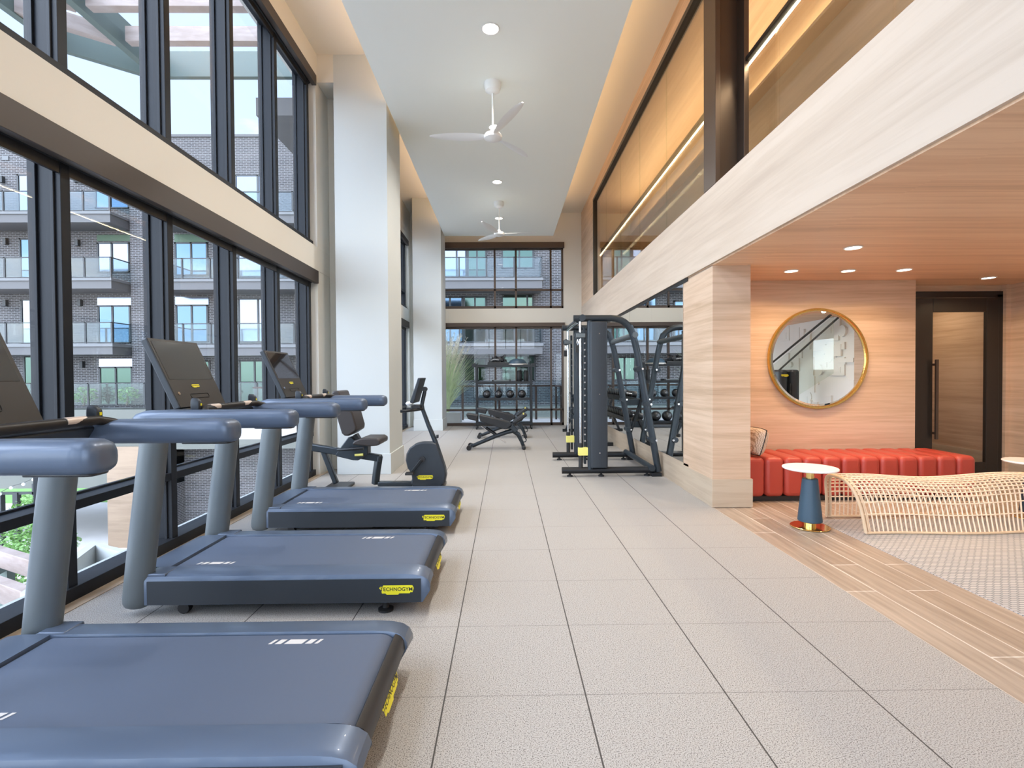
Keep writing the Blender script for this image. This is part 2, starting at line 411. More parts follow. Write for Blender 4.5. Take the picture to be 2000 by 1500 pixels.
def badge(parent, c, U, V, w, local=False):
    """yellow maker's plate with the black lettering; U,V unit directions, c centre, w width"""
    c = Vector(c); U = Vector(U).normalized(); V = Vector(V).normalized(); N = U.cross(V); h = w*0.27
    out = [(-.5, .2), (-.47, .34), (-.40, .34), (-.38, .5), (.46, .5), (.5, .2), (.46, -.25), (.40, -.25), (.38, -.36), (.08, -.36), (.05, -.5), (-.28, -.5), (-.32, -.36), (-.42, -.36), (-.44, 0)]
    ring = lambda d: [c + U*(x*w) + V*(y*h) + N*d for x, y in out]
    o = MB().loft([ring(0), ring(0.0015)]).build('logo_plate', 'yellow', parent, local=local, smooth=False, label='yellow plate with black lettering')
    big = text_mb('TECHNOGYM', w*0.15, lambda u, v: c + U*u + V*(v+0.02*w) + N*0.0022)
    big.build('lettering', 'ink', o, local=local, smooth=False)
    return o

# ------------------------------------------------------------------ room shell
CZ = 5.92          # high ceiling
XW = -2.63         # left wall face
XG = -2.79         # window glass plane
XR = 2.15          # right (wood) plane
YB = 14.05         # far wall
struct('floor', B(-2.66, XR, -5, YB+0.25, -0.3, 0), 'rubber_tile')
struct('floor_planks', B(XR, 6.6, -5, 6.6, -0.3, -0.004), 'plank_floor')
struct('floor_mosaic', B(2.935, 6.5, -1.5, 4.72, -0.01, 0.0), 'mosaic')
struct('floor_edge_left', B(-2.98, -2.60, -5, YB, -0.3, 0.004), 'wood_base')
struct('ceiling', B(-3.0, XR+4.5, -5, YB+0.3, CZ, CZ+0.2), 'plaster')
struct('ceiling_panel', B(-1.575, 1.265, -4.5, 13.2, 5.05, 5.2), 'ceiling_paint')
# left wall: beams, header, piers
struct('beam_left', B(-2.95, XW, -5, YB, 2.876, 3.21), 'plaster')
struct('wall_left_header', B(-2.95, XW, -5, 7.6, 5.60, CZ).box(-2.95, XW, 7.6, YB, 5.08, CZ), 'plaster')
struct('wall_left_jamb', B(-2.95, XW-0.004, 7.12, 8.3, 0, CZ).box(-2.95, XW-0.004, 13.78, YB, 0, CZ), 'cream_trim')
struct('pillar_niche', B(XW, -2.40, 7.6, 8.0, 0, CZ).box(XW, -2.40, 7.17, 7.6, 5.53, CZ), 'plaster')
struct('pillar_front', B(-2.40, -1.66, 7.17, 8.05, 0, CZ), 'pillar_paint')
struct('baseboard_pillar', B(-2.405, -1.64, 7.155, 8.065, 0, 0.29), 'pillar_paint', bevel=0.004)
struct('pillar_rear', B(-2.35, -1.63, 12.85, 13.75, 0, CZ), 'pillar_paint')
struct('baseboard_rear_pillar', B(-2.36, -1.615, 12.835, 13.76, 0, 0.29), 'pillar_paint', bevel=0.004)
# far wall
struct('wall_back', B(-2.95, -1.75, YB, YB+0.25, 0, CZ).box(1.625, XR+0.3, YB, YB+0.25, 0, CZ)
       .box(-1.75, 1.625, YB, YB+0.25, 5.10, CZ).box(-1.75, 1.625, YB, YB+0.25, 2.87, 3.27).box(XR+0.3, 6.8, YB, YB+0.25, 3.3, CZ), 'plaster')
# behind the viewer: unseen end wall, its glazing added to let skylight in
struct('wall_front', B(-2.95, -2.2, -5.2, -5, 0, CZ).box(2.0, 6.8, -5.2, -5, 0, CZ).box(-2.2, 2.0, -5.2, -5, 5.2, CZ).box(-2.2, 2.0, -5.2, -5, 2.87, 3.2), 'plaster')
# right side
struct('wall_right_base', B(XR, XR+0.2, 5.9, YB, 0, 0.32), 'wood_base')
struct('wall_right_backing', B(XR+0.012, XR+0.2, 6.06, YB, 0.32, 2.5), 'shade_box')
struct('pillar_wood', B(XR, 2.545, 5.2, 6.06, 0, 2.52), 'wood_wall')
struct('baseboard_wood', B(XR-0.012, 2.565, 5.185, 6.06, 0, 0.295), 'wood_base', bevel=0.003)
struct('beam_right', B(XR-0.025, XR+0.35, -5, YB, 2.53, 3.31), 'wood_beam')
struct('wall_right_upper', B(XR-0.02, XR+0.12, 12.05, YB, 3.31, CZ).box(XR-0.02, XR+0.12, -5, 12.05, 5.60, CZ), 'wood_wall')
struct('trim_beam_shadow', B(XR-0.01, XR+0.1, 5.9, YB, 2.485, 2.53), 'black_frame')  # black strip in place of the shadow gap under the beam
struct('ceiling_lounge', B(XR+0.35, 6.7, -5, 6.6, 2.52, 2.62), 'wood_soffit')
struct('ceiling_lounge_edge', B(XR+0.0, XR+0.36, -5, 6.06, 2.515, 2.53), 'wood_soffit')
struct('wall_alcove', B(2.545, 5.0, 6.08, 6.3, 0, 2.52).box(4.92, 5.0, 6.3, 6.6, 0, 2.52), 'wood_wall')
struct('wall_door_surround', B(5.0, 6.6, 6.47, 6.6, 2.44, 2.52).box(6.44, 6.6, 6.40, 6.6, 0, 2.52), 'wood_wall')
struct('wall_side', B(6.5, 6.65, 2.8, 6.5, 0, 2.52), 'wood_wall')
struct('baseboard_side', B(6.485, 6.5, 2.8, 6.4, 0, 0.3), 'wood_base')
struct('wall_corridor', B(5.0, 6.69, 8.3, 8.4, 0, 2.6).box(6.62, 6.698, 6.6, 8.3, 0, 2.6).box(4.9, 5.0, 6.6, 8.3, 0, 2.6), 'wood_wall')
struct('baseboard_corridor', B(5.0, 6.62, 8.28, 8.3, 0, 0.3).box(6.60, 6.62, 6.6, 8.28, 0, 0.3), 'wood_base')
struct('floor_corridor', B(4.9, 6.69, 6.6, 8.4, -0.2, 0), 'plank_floor')
struct('ceiling_corridor', B(4.9, 6.69, 6.6, 8.4, 2.56, 2.7), 'plaster')
# relief wall across the lounge
rw = MB().box(6.55, 6.7, -5, 2.8, 0, 2.52)
rnd = random.Random(4)
for i in range(150):
    y = rnd.uniform(-3.0, 2.6); z = rnd.uniform(0.1, 2.3); w_, h_ = rnd.uniform(.08, .45), rnd.uniform(.06, .4); d_ = rnd.uniform(.012, .05)
    if rnd.random() < .25: rw.lathe([(w_*.35, -d_), (w_*.35, 0)], (6.55, y, z), 16, 'X')
    else: rw.box(6.55-d_, 6.56, y, min(y+w_, 2.78), z, min(z+h_, 2.5))
struct('wall_relief', rw, 'relief_white')
# mezzanine rooms
struct('floor_mezzanine', B(XR+0.35, 6.8, -5, YB, 3.1, 3.305), 'plank_floor')
wood('wood_mezzanine', (1.0, 0.5, 8.0), (0.70, 0.52, 0.36), (0.62, 0.44, 0.29), (0.50, 0.35, 0.22))
wood('wood_mezz_ceiling', (12.0, 0.5, 1.0), (0.74, 0.57, 0.40), (0.66, 0.48, 0.32), (0.54, 0.38, 0.24))
struct('wall_mezzanine', B(3.5, 3.65, -5, YB, 3.3, CZ), 'wood_mezzanine')
struct('ceiling_mezzanine', B(XR+0.12, 3.5, -5, YB, 5.895, 5.93), 'wood_mezz_ceiling')
struct('trim_mezzanine_ledge', B(3.34, 3.5, -5, YB, 5.14, 5.18), 'wood_mezzanine')  # ledge added to carry the mezzanine fill light
struct('wall_mezzanine_end', B(XR+0.1, 6.8, -5.2, -5, 3.3, CZ), 'plaster')
struct('wall_outer_right', B(6.7, 6.85, -5, YB, 0, CZ), 'plaster')

# ------------------------------------------------------------------ windows of the left wall
WN = [0]
def window(name_y0, y0, y1, z0, z1, mull, rails, kind='L'):
    WN[0] += 1; nme = 'window_%d' % WN[0]
    r = thing(nme, 'dark framed curtain wall window', 'window', (-2.8, (y0+y1)/2, z0)); r['kind'] = 'structure'
    del r['category']; del r['label']
    f = MB()
    def mul(y):                # stepped mullion, 7 cm face
        f.box(-2.86, -2.71, y-0.034, y+0.034, z0, z1); f.box(-2.90, -2.85, y-0.05, y+0.05, z0, z1); f.box(-2.765, -2.745, y-0.046, y+0.046, z0, z1)
    for y in mull: mul(y)
    f.box(-2.87, -2.69, y0, y1, z0, z0+0.085); f.box(-2.87, -2.71, y0, y1, z1-0.07, z1)
    for z in rails: f.box(-2.86, -2.715, y0, y1, z-0.03, z+0.03); f.box(-2.88, -2.85, y0, y1, z-0.045, z+0.045)
    f.build('window_frame', 'window_frame', r, smooth=False, bevel=0.003)
    B(-2.803, -2.797, y0, y1, z0, z1).build('pane', 'glass', r, smooth=False)
    return r
ml = [3.15-0.97*k for k in range(9, 0, -1)] + [3.155, 4.125, 5.095, 6.065, 7.03]
window('', -5, 7.12, 0, 2.876, ml, [0.585])
window('', -5, 7.12, 3.21, 5.60, ml, [])
m2 = [8.35, 9.4, 10.5, 11.6, 12.7, 13.72]
window('', 8.3, 13.78, 0, 2.876, m2, [0.585])
window('', 8.3, 13.78, 3.21, 5.08, m2, [3.68])
# brown shade boxes and blind tubes under the beam and the header
def shade(name, label, y0, y1, z0, z1, cat='blind'):
    r = thing(name, label, cat, (XW, (y0+y1)/2, z1), group='roller blind boxes above the windows')
    B(XW-0.05, XW+0.012, y0, y1, z0, z1).build('fascia', 'shade_box', r, smooth=False, bevel=0.003)
    MB().cyl((-2.725, y0+0.03, z0+0.035), (-2.725, y1-0.03, z0+0.035), 0.033, 14).build('rolled_blind', 'window_frame', r)
    B(-2.735, -2.715, y0+0.04, y1-0.04, z0-0.06, z0+0.02).build('hem_bar', 'black_plastic', r, smooth=False)
    return r
shade('roller_blind_box', 'long brown blind box under the cream beam above the treadmills', -5, 7.12, 2.70, 2.876)
shade('roller_blind_box', 'black blind box at the top of the tall window, nearest the front pillar', -5, 7.12, 5.46, 5.60)
shade('roller_blind_box', 'blind box between the pillars, above the lower side window', 8.3, 13.78, 2.70, 2.876)
shade('roller_blind_box', 'blind box between the pillars, at the top of the upper side window', 8.3, 13.78, 4.95, 5.08)

# far wall windows
def back_window(z0, z1, rail, label):
    WN[0] += 1
    r = thing('window_%d' % WN[0], '', '', (0, YB+0.1, z0)); del r['label']; del r['category']; r['kind'] = 'structure'
    f = MB(); x0, x1 = -1.75, 1.625; y0, y1 = YB+0.03, YB+0.13
    for x in (x0+0.025, -0.29, 0.30, 1.275, x1-0.025): f.box(x-0.028, x+0.028, y0, y1, z0, z1)
    f.box(x0, x1, y0, y1, z0, z0+0.075); f.box(x0, x1, y0, y1, z1-0.06, z1); f.box(x0, x1, y0, y1, rail-0.028, rail+0.028)
    f.build('window_frame', 'bronze', r, smooth=False, bevel=0.003)
    B(x0, x1, YB+0.085, YB+0.09, z0, z1).build('pane', 'glass', r, smooth=False)
back_window(3.27, 4.97, 3.79, '')
back_window(0.0, 2.77, 0.44, '')
for z0, z1, l in ((4.94, 5.10, 'dark blind box on the far wall above the upper window'), (2.76, 2.87, 'dark blind box on the far wall above the lower window')):
    r = thing('roller_blind_box', l, 'blind', (0, YB, z1))
    B(-1.76, 1.65, YB-0.06, YB+0.02, z0, z1).build('fascia', 'bronze', r, smooth=False, bevel=0.003)
# unseen glazing added behind the viewer to light the near floor
WN[0] += 1
r = thing('window_%d' % WN[0], '', '', (0, -5.1, 0)); del r['label']; del r['category']; r['kind'] = 'structure'
f = MB()
for x in (-2.15, -1.1, 0, 1.0, 1.95): f.box(x-0.03, x+0.03, -5.15, -5.05, 0, 5.2)
f.build('window_frame', 'bronze', r, smooth=False); B(-2.2, 2.0, -5.11, -5.10, 0, 5.2).build('pane', 'glass', r, smooth=False)

# mezzanine glazing
WN[0] += 1
r = thing('window_%d' % WN[0], '', '', (XR, 9, 3.31)); del r['label']; del r['category']; r['kind'] = 'structure'
B(XR-0.045, XR+0.06, 11.98, 12.06, 3.31, 5.60).box(XR-0.045, XR+0.06, 5.36, 12.06, 5.53, 5.60).build('window_frame', 'black_frame', r, smooth=False, bevel=0.003)
B(XR+0.0, XR+0.008, 5.36, 12.0, 3.31, 5.55).build('pane', 'glass_amber', r, smooth=False)
sj = MB()
for y in (6.7, 8.03, 9.36, 10.69): sj.box(XR-0.003, XR+0.011, y-0.004, y+0.004, 3.31, 5.55)
sj.build('glazing_joint', 'glass_green', r, smooth=False)
r = thing('mezzanine_column', 'dark bronze steel column rising from the wood beam through the mezzanine', 'column', (XR+0.1, 5.2, 3.31))
B(XR-0.03, XR+0.02, 5.06, 5.36, 3.31, CZ).build('flange', 'bronze', r, smooth=False, bevel=0.004)
B(XR+0.02, XR+0.26, 5.17, 5.22, 3.31, CZ).build('web', 'bronze', r, smooth=False, bevel=0.004)
B(XR+0.24, XR+0.29, 5.02, 5.36, 3.31, CZ).build('flange', 'bronze', r, smooth=False, bevel=0.004)
# balustrade with lit handrail
r = thing('glass_balustrade', 'glass mezzanine balustrade under a dark handrail with a lit underside', 'balustrade', (2.44, 4, 3.31))
XH = 2.44
MB().box(XH-0.035, XH+0.035, -4.9, 13.9, 4.50, 4.545).build('handrail', 'black_frame', r, smooth=False, bevel=0.006)
B(XH+0.012, XH+0.03, -4.9, 13.9, 4.487, 4.50).build('led_strip', 'led', r, smooth=False, label='glowing strip under the handrail')
for k in range(-4, 11):
    y = 0.42 + 1.36*k
    if y > 12.4: continue
    B(XH-0.008, XH+0.008, y+0.012, y+1.348, 3.31, 4.50).build('glass_panel', 'glass_green', r, smooth=False)
lamp('led_strip_light', 'AREA', (XH+0.02, 4.5, 4.48), 120, (1.0, 0.78, 0.52), (0, 0, 0), shape='RECTANGLE', size=0.04, size_y=18)

# entry door at the end of the lounge
WN[0] = 0
r = thing('door_1', '', '', (5.9, 6.45, 0)); del r['label']; del r['category']; r['kind'] = 'structure'
B(5.0, 6.44, 6.44, 6.50, 2.36, 2.44).box(6.36, 6.44, 6.44, 6.5, 0, 2.4).box(5.14, 5.24, 6.44, 6.5, 0, 2.4).box(4.98, 5.03, 6.44, 6.5, 0, 2.4).build('door_frame', 'black_frame', r, smooth=False, bevel=0.004)
d = MB(); X0, X1 = 5.25, 6.35
d.box(X0, X0+0.24, 6.40, 6.45, 0.01, 2.35).box(X1-0.16, X1, 6.40, 6.45, 0.01, 2.35).box(X0+0.24, X1-0.16, 6.40, 6.45, 2.17, 2.35).box(X0+0.24, X1-0.16, 6.40, 6.45, 0.01, 0.23)
leaf = d.build('door_leaf', 'black_frame', r, smooth=False, bevel=0.006)
B(X0+0.24, X1-0.16, 6.42, 6.426, 0.23, 2.17).build('pane', 'glass', leaf, smooth=False)
MB().box(X0+0.225, X0+0.26, 6.33, 6.355, 0.54, 1.56).box(X0+0.23, X0+0.255, 6.35, 6.41, 0.60, 0.63).box(X0+0.23, X0+0.255, 6.35, 6.41, 1.48, 1.51).build('door_handle', 'bronze', leaf, smooth=False, bevel=0.003)
B(5.03, 5.14, 6.465, 6.47, 0, 2.36).build('side_light', 'glass', r, smooth=False)

# ------------------------------------------------------------------ lamps of the room
def downlight(loc, label, group, e_, col, rad=0.075, sp=150):
    r = thing('recessed_downlight', label, 'ceiling light', loc, group=group)
    x, y, z = loc
    MB().lathe([(rad, 0.0), (rad+0.012, -0.002), (rad+0.012, -0.008), (rad, -0.01), (rad-0.004, 0)], (x, y, z), 28).build('trim_ring', 'lamp_rim', r)
    MB().lathe([(0, -0.004), (rad-0.004, -0.004), (rad-0.004, -0.001), (0, -0.001)], (x, y, z), 28).build('lens', 'lamp_glow', r, label='glowing lens')
    lo = lamp('downlight_lamp', 'AREA', (0, 0, -0.02), e_, col, (0, 0, 0), shape='DISK', size=rad*1.8, spread=radians(sp))
    lo.parent = r
    return r
gym_l = ['nearest of the recessed lights in the centre ceiling panel', 'recessed light just behind the hub of the nearer ceiling fan',
         'recessed light between the two ceiling fans', 'recessed light at the hub rod of the farther ceiling fan']
for i, y in enumerate((-2.97, -0.87, 1.23, 3.3, 5.36, 7.46, 9.54, 11.72)):
    if i < 3: continue
    lab = gym_l[i-4] if i >= 4 else 'recessed light overhead, out of view above the camera'
    downlight((-0.137, y, 5.05), lab, 'recessed lights along the centre ceiling panel', 42, (1.0, 0.96, 0.9), 0.085)
for x, y, lab in ((3.13, 4.50, 'recessed light in the wood ceiling closest to the camera, by itself'),
                  (3.14, 5.50, 'leftmost of three recessed lights in front of the round mirror'),
                  (3.77, 5.50, 'middle one of three recessed lights above the round mirror'),
                  (4.36, 5.46, 'right one of three recessed lights by the round mirror'),
                  (5.75, 5.93, 'recessed light in the wood ceiling just in front of the door')):
    downlight((x, y, 2.52), lab, 'recessed lights in the wood lounge ceiling', 9, (1.0, 0.70, 0.42), 0.065, 140)
for x, y in ((4.4, 3.4), (3.1, 2.4), (5.6, 2.2), (4.2, 0.8), (3.0, 0.2), (5.4, -0.9), (5.6, 4.2)):  # unseen lamps, added to brighten the lounge
    downlight((x, y, 2.52), 'unseen recessed light added to brighten the lounge, outside the picture', 'added lounge lights outside the picture', 7, (1.0, 0.85, 0.68), 0.065, 150)
# warm cove strips lying on top of the ceiling panel
for x, ry in ((-1.50, 0), (1.19, 0)):
    lamp('cove_strip_light', 'AREA', (x, 4.4, 5.24), 66, (1.0, 0.62, 0.32), (pi, 0, 0), shape='RECTANGLE', size=0.06, size_y=17)
# fill light added on the mezzanine ledge, no lamp is visible there
lamp('mezzanine_fill_light', 'AREA', (3.41, 4.5, 5.20), 80, (1.0, 0.74, 0.44), (pi, 0, 0), shape='RECTANGLE', size=0.08, size_y=18)
lamp('corridor_lamp', 'AREA', (6.0, 7.4, 2.5), 9, (1.0, 0.76, 0.5), (0, 0, 0), size=0.4)

# ------------------------------------------------------------------ treadmills
TX = -1.3
def super_ring(x, cy, cz, ry, rz, n=20, p=2.6):
    out = []
    for k in range(n):
        a = 2*pi*k/n; c, s_ = cos(a), sin(a)
        out.append((x, cy+ry*math.copysign(abs(c)**(2/p), c), cz+rz*math.copysign(abs(s_)**(2/p), s_)))
    return out
def make_treadmill():
    Wd = 0.87
    r = thing('treadmill', '', 'treadmill', (TX, 0, 0), group='treadmills in a row facing the windows')
    # deck: side rails with rounded outer shoulder and curved tail
    def tailx(z):   # outline of the tail end
        return -0.452 - max(0, (0.16-z))*0.55
    for side in (0, 1):
        prof = [(0.0, 0.075), (0.0, 0.205), (0.012, 0.235), (0.035, 0.247), (0.135, 0.249), (0.14, 0.235), (0.14, 0.09)]
        if side: prof = [(Wd-y, z) for y, z in prof]
        rings = []
        for x, dz, sh in ((-2.09, 0, 0), (-1.6, 0, 0), (-0.60, 0, 0), (-0.535, -0.004, 0), (-0.49, -0.014, .0), (-0.46, -0.034, .0), (-0.447, -0.062, .0)):
            ring = []
            for y, z in prof:
                zz = z + (dz if z > .15 else 0)
                xx = x
                if x > -0.5 and z < .15: xx = x - 0.045
                ring.append((xx, y, zz))
            rings.append(ring)
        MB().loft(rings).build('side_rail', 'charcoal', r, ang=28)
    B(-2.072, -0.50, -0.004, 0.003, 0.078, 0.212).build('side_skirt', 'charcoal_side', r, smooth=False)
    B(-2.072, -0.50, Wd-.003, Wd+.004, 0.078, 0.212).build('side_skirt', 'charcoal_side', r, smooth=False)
    # tail cap between the rails
    MB().prism([(-0.50, 0.236), (-0.475, 0.225), (-0.462, 0.205), (-0.457, 0.17), (-0.50, 0.075), (-0.60, 0.075)], 0.14, Wd-0.14, 'Y').build('tail_cap', 'black_plastic', r)
    # belt
    pr = [(-2.02, 0.18)] + [(-2.02, 0.232), (-2.0, 0.240), (-0.56, 0.240)] + [(-0.56+0.075*sin(a), 0.165+0.075*cos(a)) for a in (0.3, 0.6, 0.9, 1.2, 1.5)] + [(-0.49, 0.12)]
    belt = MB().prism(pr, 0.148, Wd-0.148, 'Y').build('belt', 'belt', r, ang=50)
    for (cx, cy) in ((-0.92, Wd-0.205), (-1.80, 0.205)):
        mk = MB(); x = cx-0.105
        for w_ in (0.014, 0.026, 0.075, 0.026, 0.014):
            mk.loft([[(x+dx, cy-0.018, z) for dx, z in ((0, .2405), (w_, .2405), (w_, .2412), (0, .2412))], [(x+dx+0.014, cy+0.018, z) for dx, z in ((0, .2405), (w_, .2405), (w_, .2412), (0, .2412))]])
            x += w_ + 0.014
        mk.build('belt_mark', 'mark_grey', belt, smooth=False, label='white dash mark')
    # front frame of the deck and corner plates
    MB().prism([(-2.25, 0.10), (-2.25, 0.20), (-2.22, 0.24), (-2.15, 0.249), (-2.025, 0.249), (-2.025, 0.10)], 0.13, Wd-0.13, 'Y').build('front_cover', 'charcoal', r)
    for y0, y1 in ((0.0, 0.135), (Wd-0.135, Wd)):
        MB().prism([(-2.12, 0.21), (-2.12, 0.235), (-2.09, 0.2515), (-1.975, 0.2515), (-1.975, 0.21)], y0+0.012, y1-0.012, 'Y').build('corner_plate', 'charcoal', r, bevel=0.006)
    # feet and wheels
    for xa, xb in ((-1.95, -1.2), (-0.95, -0.62)):
        for ya in (0.10, Wd-.16): B(xa, xb, ya, ya+0.06, 0.038, 0.08).build('under_frame', 'black_plastic', r, smooth=False)
    for y in (0.07, Wd-0.07):
        MB().cyl((-1.90, y-0.02, 0.033), (-1.90, y+0.02, 0.033), 0.033).build('wheel', 'rubber', r)
        MB().lathe([(0.045, 0), (0.045, 0.012), (0.02, 0.02), (0.015, 0.06)], (-0.72, y, 0), 16).build('foot', 'rubber', r)
    # uprights
    for cy in (0.043, Wd-0.043):
        rings = []
        for t, k in ((0.0, .55), (.01, .8), (.03, .95), (.06, 1), (.3, 1), (.7, .98), (1.0, .95)):
            z = 0.045+(1.10-0.045)*t; x = -2.165+(-2.035+2.165)*t**1.05
            rings.append([(x+0.083*k*cos(a), cy+0.052*k*sin(a), z) for a in [2*pi*q/24 for q in range(24)]])
        MB().loft(rings).build('upright', 'post_grey', r)
    # arms
    for side, cy in ((0, 0.062), (1, Wd-0.062)):
        rings = []
        for x, sc_, dz in ((-2.17, .25, -.02), (-2.165, .5, -.012), (-2.14, .78, -.006), (-2.09, .96, 0), (-2.0, 1, 0), (-1.7, 1, 0), (-1.30, 1, 0), (-1.265, .97, 0), (-1.245, .88, -.002), (-1.232, .70, -.004), (-1.226, .45, -.006)):
            rings.append(super_ring(x, cy, 1.142+dz, 0.064*sc_, 0.055*sc_, 22, 3.0))
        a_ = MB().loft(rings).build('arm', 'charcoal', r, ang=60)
        MB().loft([super_ring(x, cy, 1.090, 0.040*s2, 0.007*s2, 18, 4) for x, s2 in ((-1.47, .5), (-1.455, .95), (-1.275, 1.0), (-1.255, .9), (-1.248, .5))]).build('lower_pad', 'black_plastic', a_, ang=60)
    # bridge under the console and tray
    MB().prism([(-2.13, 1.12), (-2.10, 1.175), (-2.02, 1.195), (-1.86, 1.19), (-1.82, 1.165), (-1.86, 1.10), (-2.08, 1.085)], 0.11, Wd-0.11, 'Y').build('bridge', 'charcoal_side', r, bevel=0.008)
    for ya in (0.14, Wd-.34): B(-1.96, -1.88, ya, ya+.2, 1.188, 1.196).build('cup_tray', 'black_plastic', r, smooth=False)
    # grip bar with sensor strips
    gp = [(-1.72, 0.06, 1.165), (-1.77, 0.085, 1.185), (-1.805, 0.13, 1.198), (-1.815, 0.25, 1.20), (-1.815, Wd-.25, 1.20), (-1.805, Wd-.13, 1.198), (-1.77, Wd-.085, 1.185), (-1.72, Wd-.06, 1.165)]
    gb = MB().tube(gp, [0.012, 0.019, 0.021, 0.021, 0.021, 0.021, 0.019, 0.012], 14).build('grip_bar', 'console_face', r)
    for y0 in (0.19, Wd-0.29): MB().tube([(-1.812, y0, 1.203), (-1.812, y0+0.10, 1.203)], 0.0195, 14).build('sensor_strip', 'pale_strip', gb, label='pale metal strip')
    B(-1.845, -1.825, Wd/2-0.07, Wd/2+0.07, 1.2, 1.216).build('stop_key', 'red_strip', gb, smooth=False, bevel=0.003, label='red strip')
    for y in (0.105, Wd-0.105):
        jp = MB().loft([super_ring(x, y, z, ry, rz, 14, 3) for x, z, ry, rz in ((-1.865, 1.225, .012, .03), (-1.858, 1.225, .018, .040), (-1.83, 1.222, .020, .040), (-1.815, 1.215, .018, .034), (-1.81, 1.21, .010, .02))]).build('joystick', 'charcoal_side', r)
        B(-1.812, -1.808, y-0.006, y+0.006, 1.218, 1.232).build('joystick_mark', 'yellow', jp, smooth=False, label='yellow mark')
    # console
    y0, y1 = 0.185, 0.685
    bx, bz, tx, tz = -1.985, 1.20, -2.185, 1.632
    n_ = Vector((tz-bz, 0, -(tx-bx))).normalized(); d_ = Vector((tx-bx, 0, tz-bz)); dl = d_.length; d_.normalize()
    def cp(u, v, w): return Vector((bx, y0+(y1-y0)*u, bz)) + d_*(v*dl) + n_*w
    def plate(u0, u1, v0, v1, w0, w1): return MB().loft([[cp(u, v, w0) for u, v in ((u0, v0), (u1, v0), (u1, v1), (u0, v1))], [cp(u, v, w1) for u, v in ((u0, v0), (u1, v0), (u1, v1), (u0, v1))]])
    con = plate(0, 1, 0, 1, -0.042, 0).build('console', 'charcoal_side', r, smooth=False, bevel=0.008)
    plate(0.012, .988, 0.005, .992, -0.001, 0.002).build('console_face', 'console_face', con, smooth=False)
    plate(0.05, .95, 0.40, .955, 0.002, 0.0035).build('screen', 'screen', con, smooth=False, label='dark glossy screen')
    so = [cp(.5+.19*a, .155+.030*b_, .003) for a, b_ in ((-1, .6), (-.93, 1), (.93, 1), (1, .6), (1, -.6), (.93, -1), (-.93, -1), (-1, -.6))]
    MB().tube(so, 0.0025, 6, closed=True).build('tray_outline', 'ink', con)
    MB().cyl(cp(.1, .2, .001), cp(.1, .2, .005), 0.011).build('button', 'chrome', con)
    badge(con, cp(.5, .30, .0025), (0, 1, 0), d_, 0.085)
    plate(0.2, .8, -0.04, 0.02, -0.05, -0.01).build('console_neck', 'black_plastic', con, smooth=False)
    # badges on the flank and on the tail
    badge(r, (-0.64, -0.0045, 0.150), (1, 0, 0), (0, 0, 1), 0.20)
    badge(r, (-0.455, Wd/2, 0.155), (0, 1, 0), (-0.25, 0, 1), 0.24)
    return r
proto = make_treadmill()
tl = ['nearest treadmill, its wide dark belt filling the lower left corner',
      'middle treadmill with its whole deck and yellow flank badge in view',
      'farthest treadmill, just before the white pillar and the exercise bike']
for i, y in enumerate((1.50, 2.90, 4.38)):
    o = proto if i == 0 else copy_tree(proto)
    o.location = (TX, y, 0); o['label'] = tl[i]

# ------------------------------------------------------------------ recumbent bike (drawn in its own x-z plane at depth 6.2)
YK = 6.2
def q(px, py, y=YK): return at(px, py, y)
def cq(cx, cy, k, *lst): return [q(cx+x*k, cy+y*k) for x, y in lst]
r = thing('exercise_bike', 'recumbent exercise bike with brown seat beside the white pillar', 'exercise bike', (-1.2, YK, 0))
C3 = lambda x, y, dy=0: at(600+x/6.248, 720+y/6.25, YK+dy)      # from the enlarged view of the photograph
def flat(name, pts, y0, y1, m_, par=r, bevel=0.01, **k):
    P_ = [C3(*p) for p in pts]
    return MB().loft([[(p.x, y0, p.z) for p in P_], [(p.x, y1, p.z) for p in P_]]).build(name, m_, par, bevel=bevel, **k)
hp = [(1530, 890), (1590, 910), (1640, 1050), (1690, 1200), (1705, 1290), (1690, 1370), (1650, 1425), (1600, 1445), (1400, 1440), (1300, 1430), (1275, 1390), (1290, 1330), (1280, 1270), (1235, 1200), (1213, 1110), (1222, 1030), (1260, 960), (1330, 910), (1420, 890)]
hs = flat('flywheel_housing', hp, YK-0.07, YK+0.07, 'charcoal_side', bevel=0.018, seg=3)
badge(hs, (C3(1447, 1315).x, YK-0.072, C3(1447, 1315).z), (1, 0, 0), (0, 0, 1), 0.20)
c0 = C3(1415, 1095)
MB().cyl((c0.x, YK-0.09, c0.z), (c0.x, YK+0.09, c0.z), 0.038, 20).build('crank_hub', 'black_plastic', r)
for sg, (ex, ey) in ((-1, (1290, 1250)), (1, (1530, 960))):
    e_ = C3(ex, ey); k = MB().bar((c0.x, YK+sg*0.095, c0.z), (e_.x, YK+sg*0.095, e_.z), 0.022, 0.035, (0, 0, 1)).build('crank', 'tube_black', r, bevel=0.006)
    MB().box(e_.x-0.06, e_.x+0.04, YK+sg*0.10, YK+sg*0.20, e_.z-0.015, e_.z+0.012).build('pedal', 'rubber', k, bevel=0.006)
MB().tube([C3(1600, 1000), C3(1560, 880), C3(1480, 690), C3(1410, 500), C3(1400, 440), C3(1430, 300), C3(1440, 255)], [0.03, 0.03, 0.027, 0.025, 0.024, 0.024, 0.02], 14).build('console_post', 'tube_slate', r)
MB().box(C3(1570, 0).x, C3(1595, 0).x, YK-0.03, YK+0.03, C3(0, 860).z, C3(0, 820).z).build('post_clamp', 'black_plastic', r, bevel=0.004)
cs = MB(); a1, a2, a3, a4 = C3(1385, 112), C3(1470, 118), C3(1350, 415), C3(1288, 405)
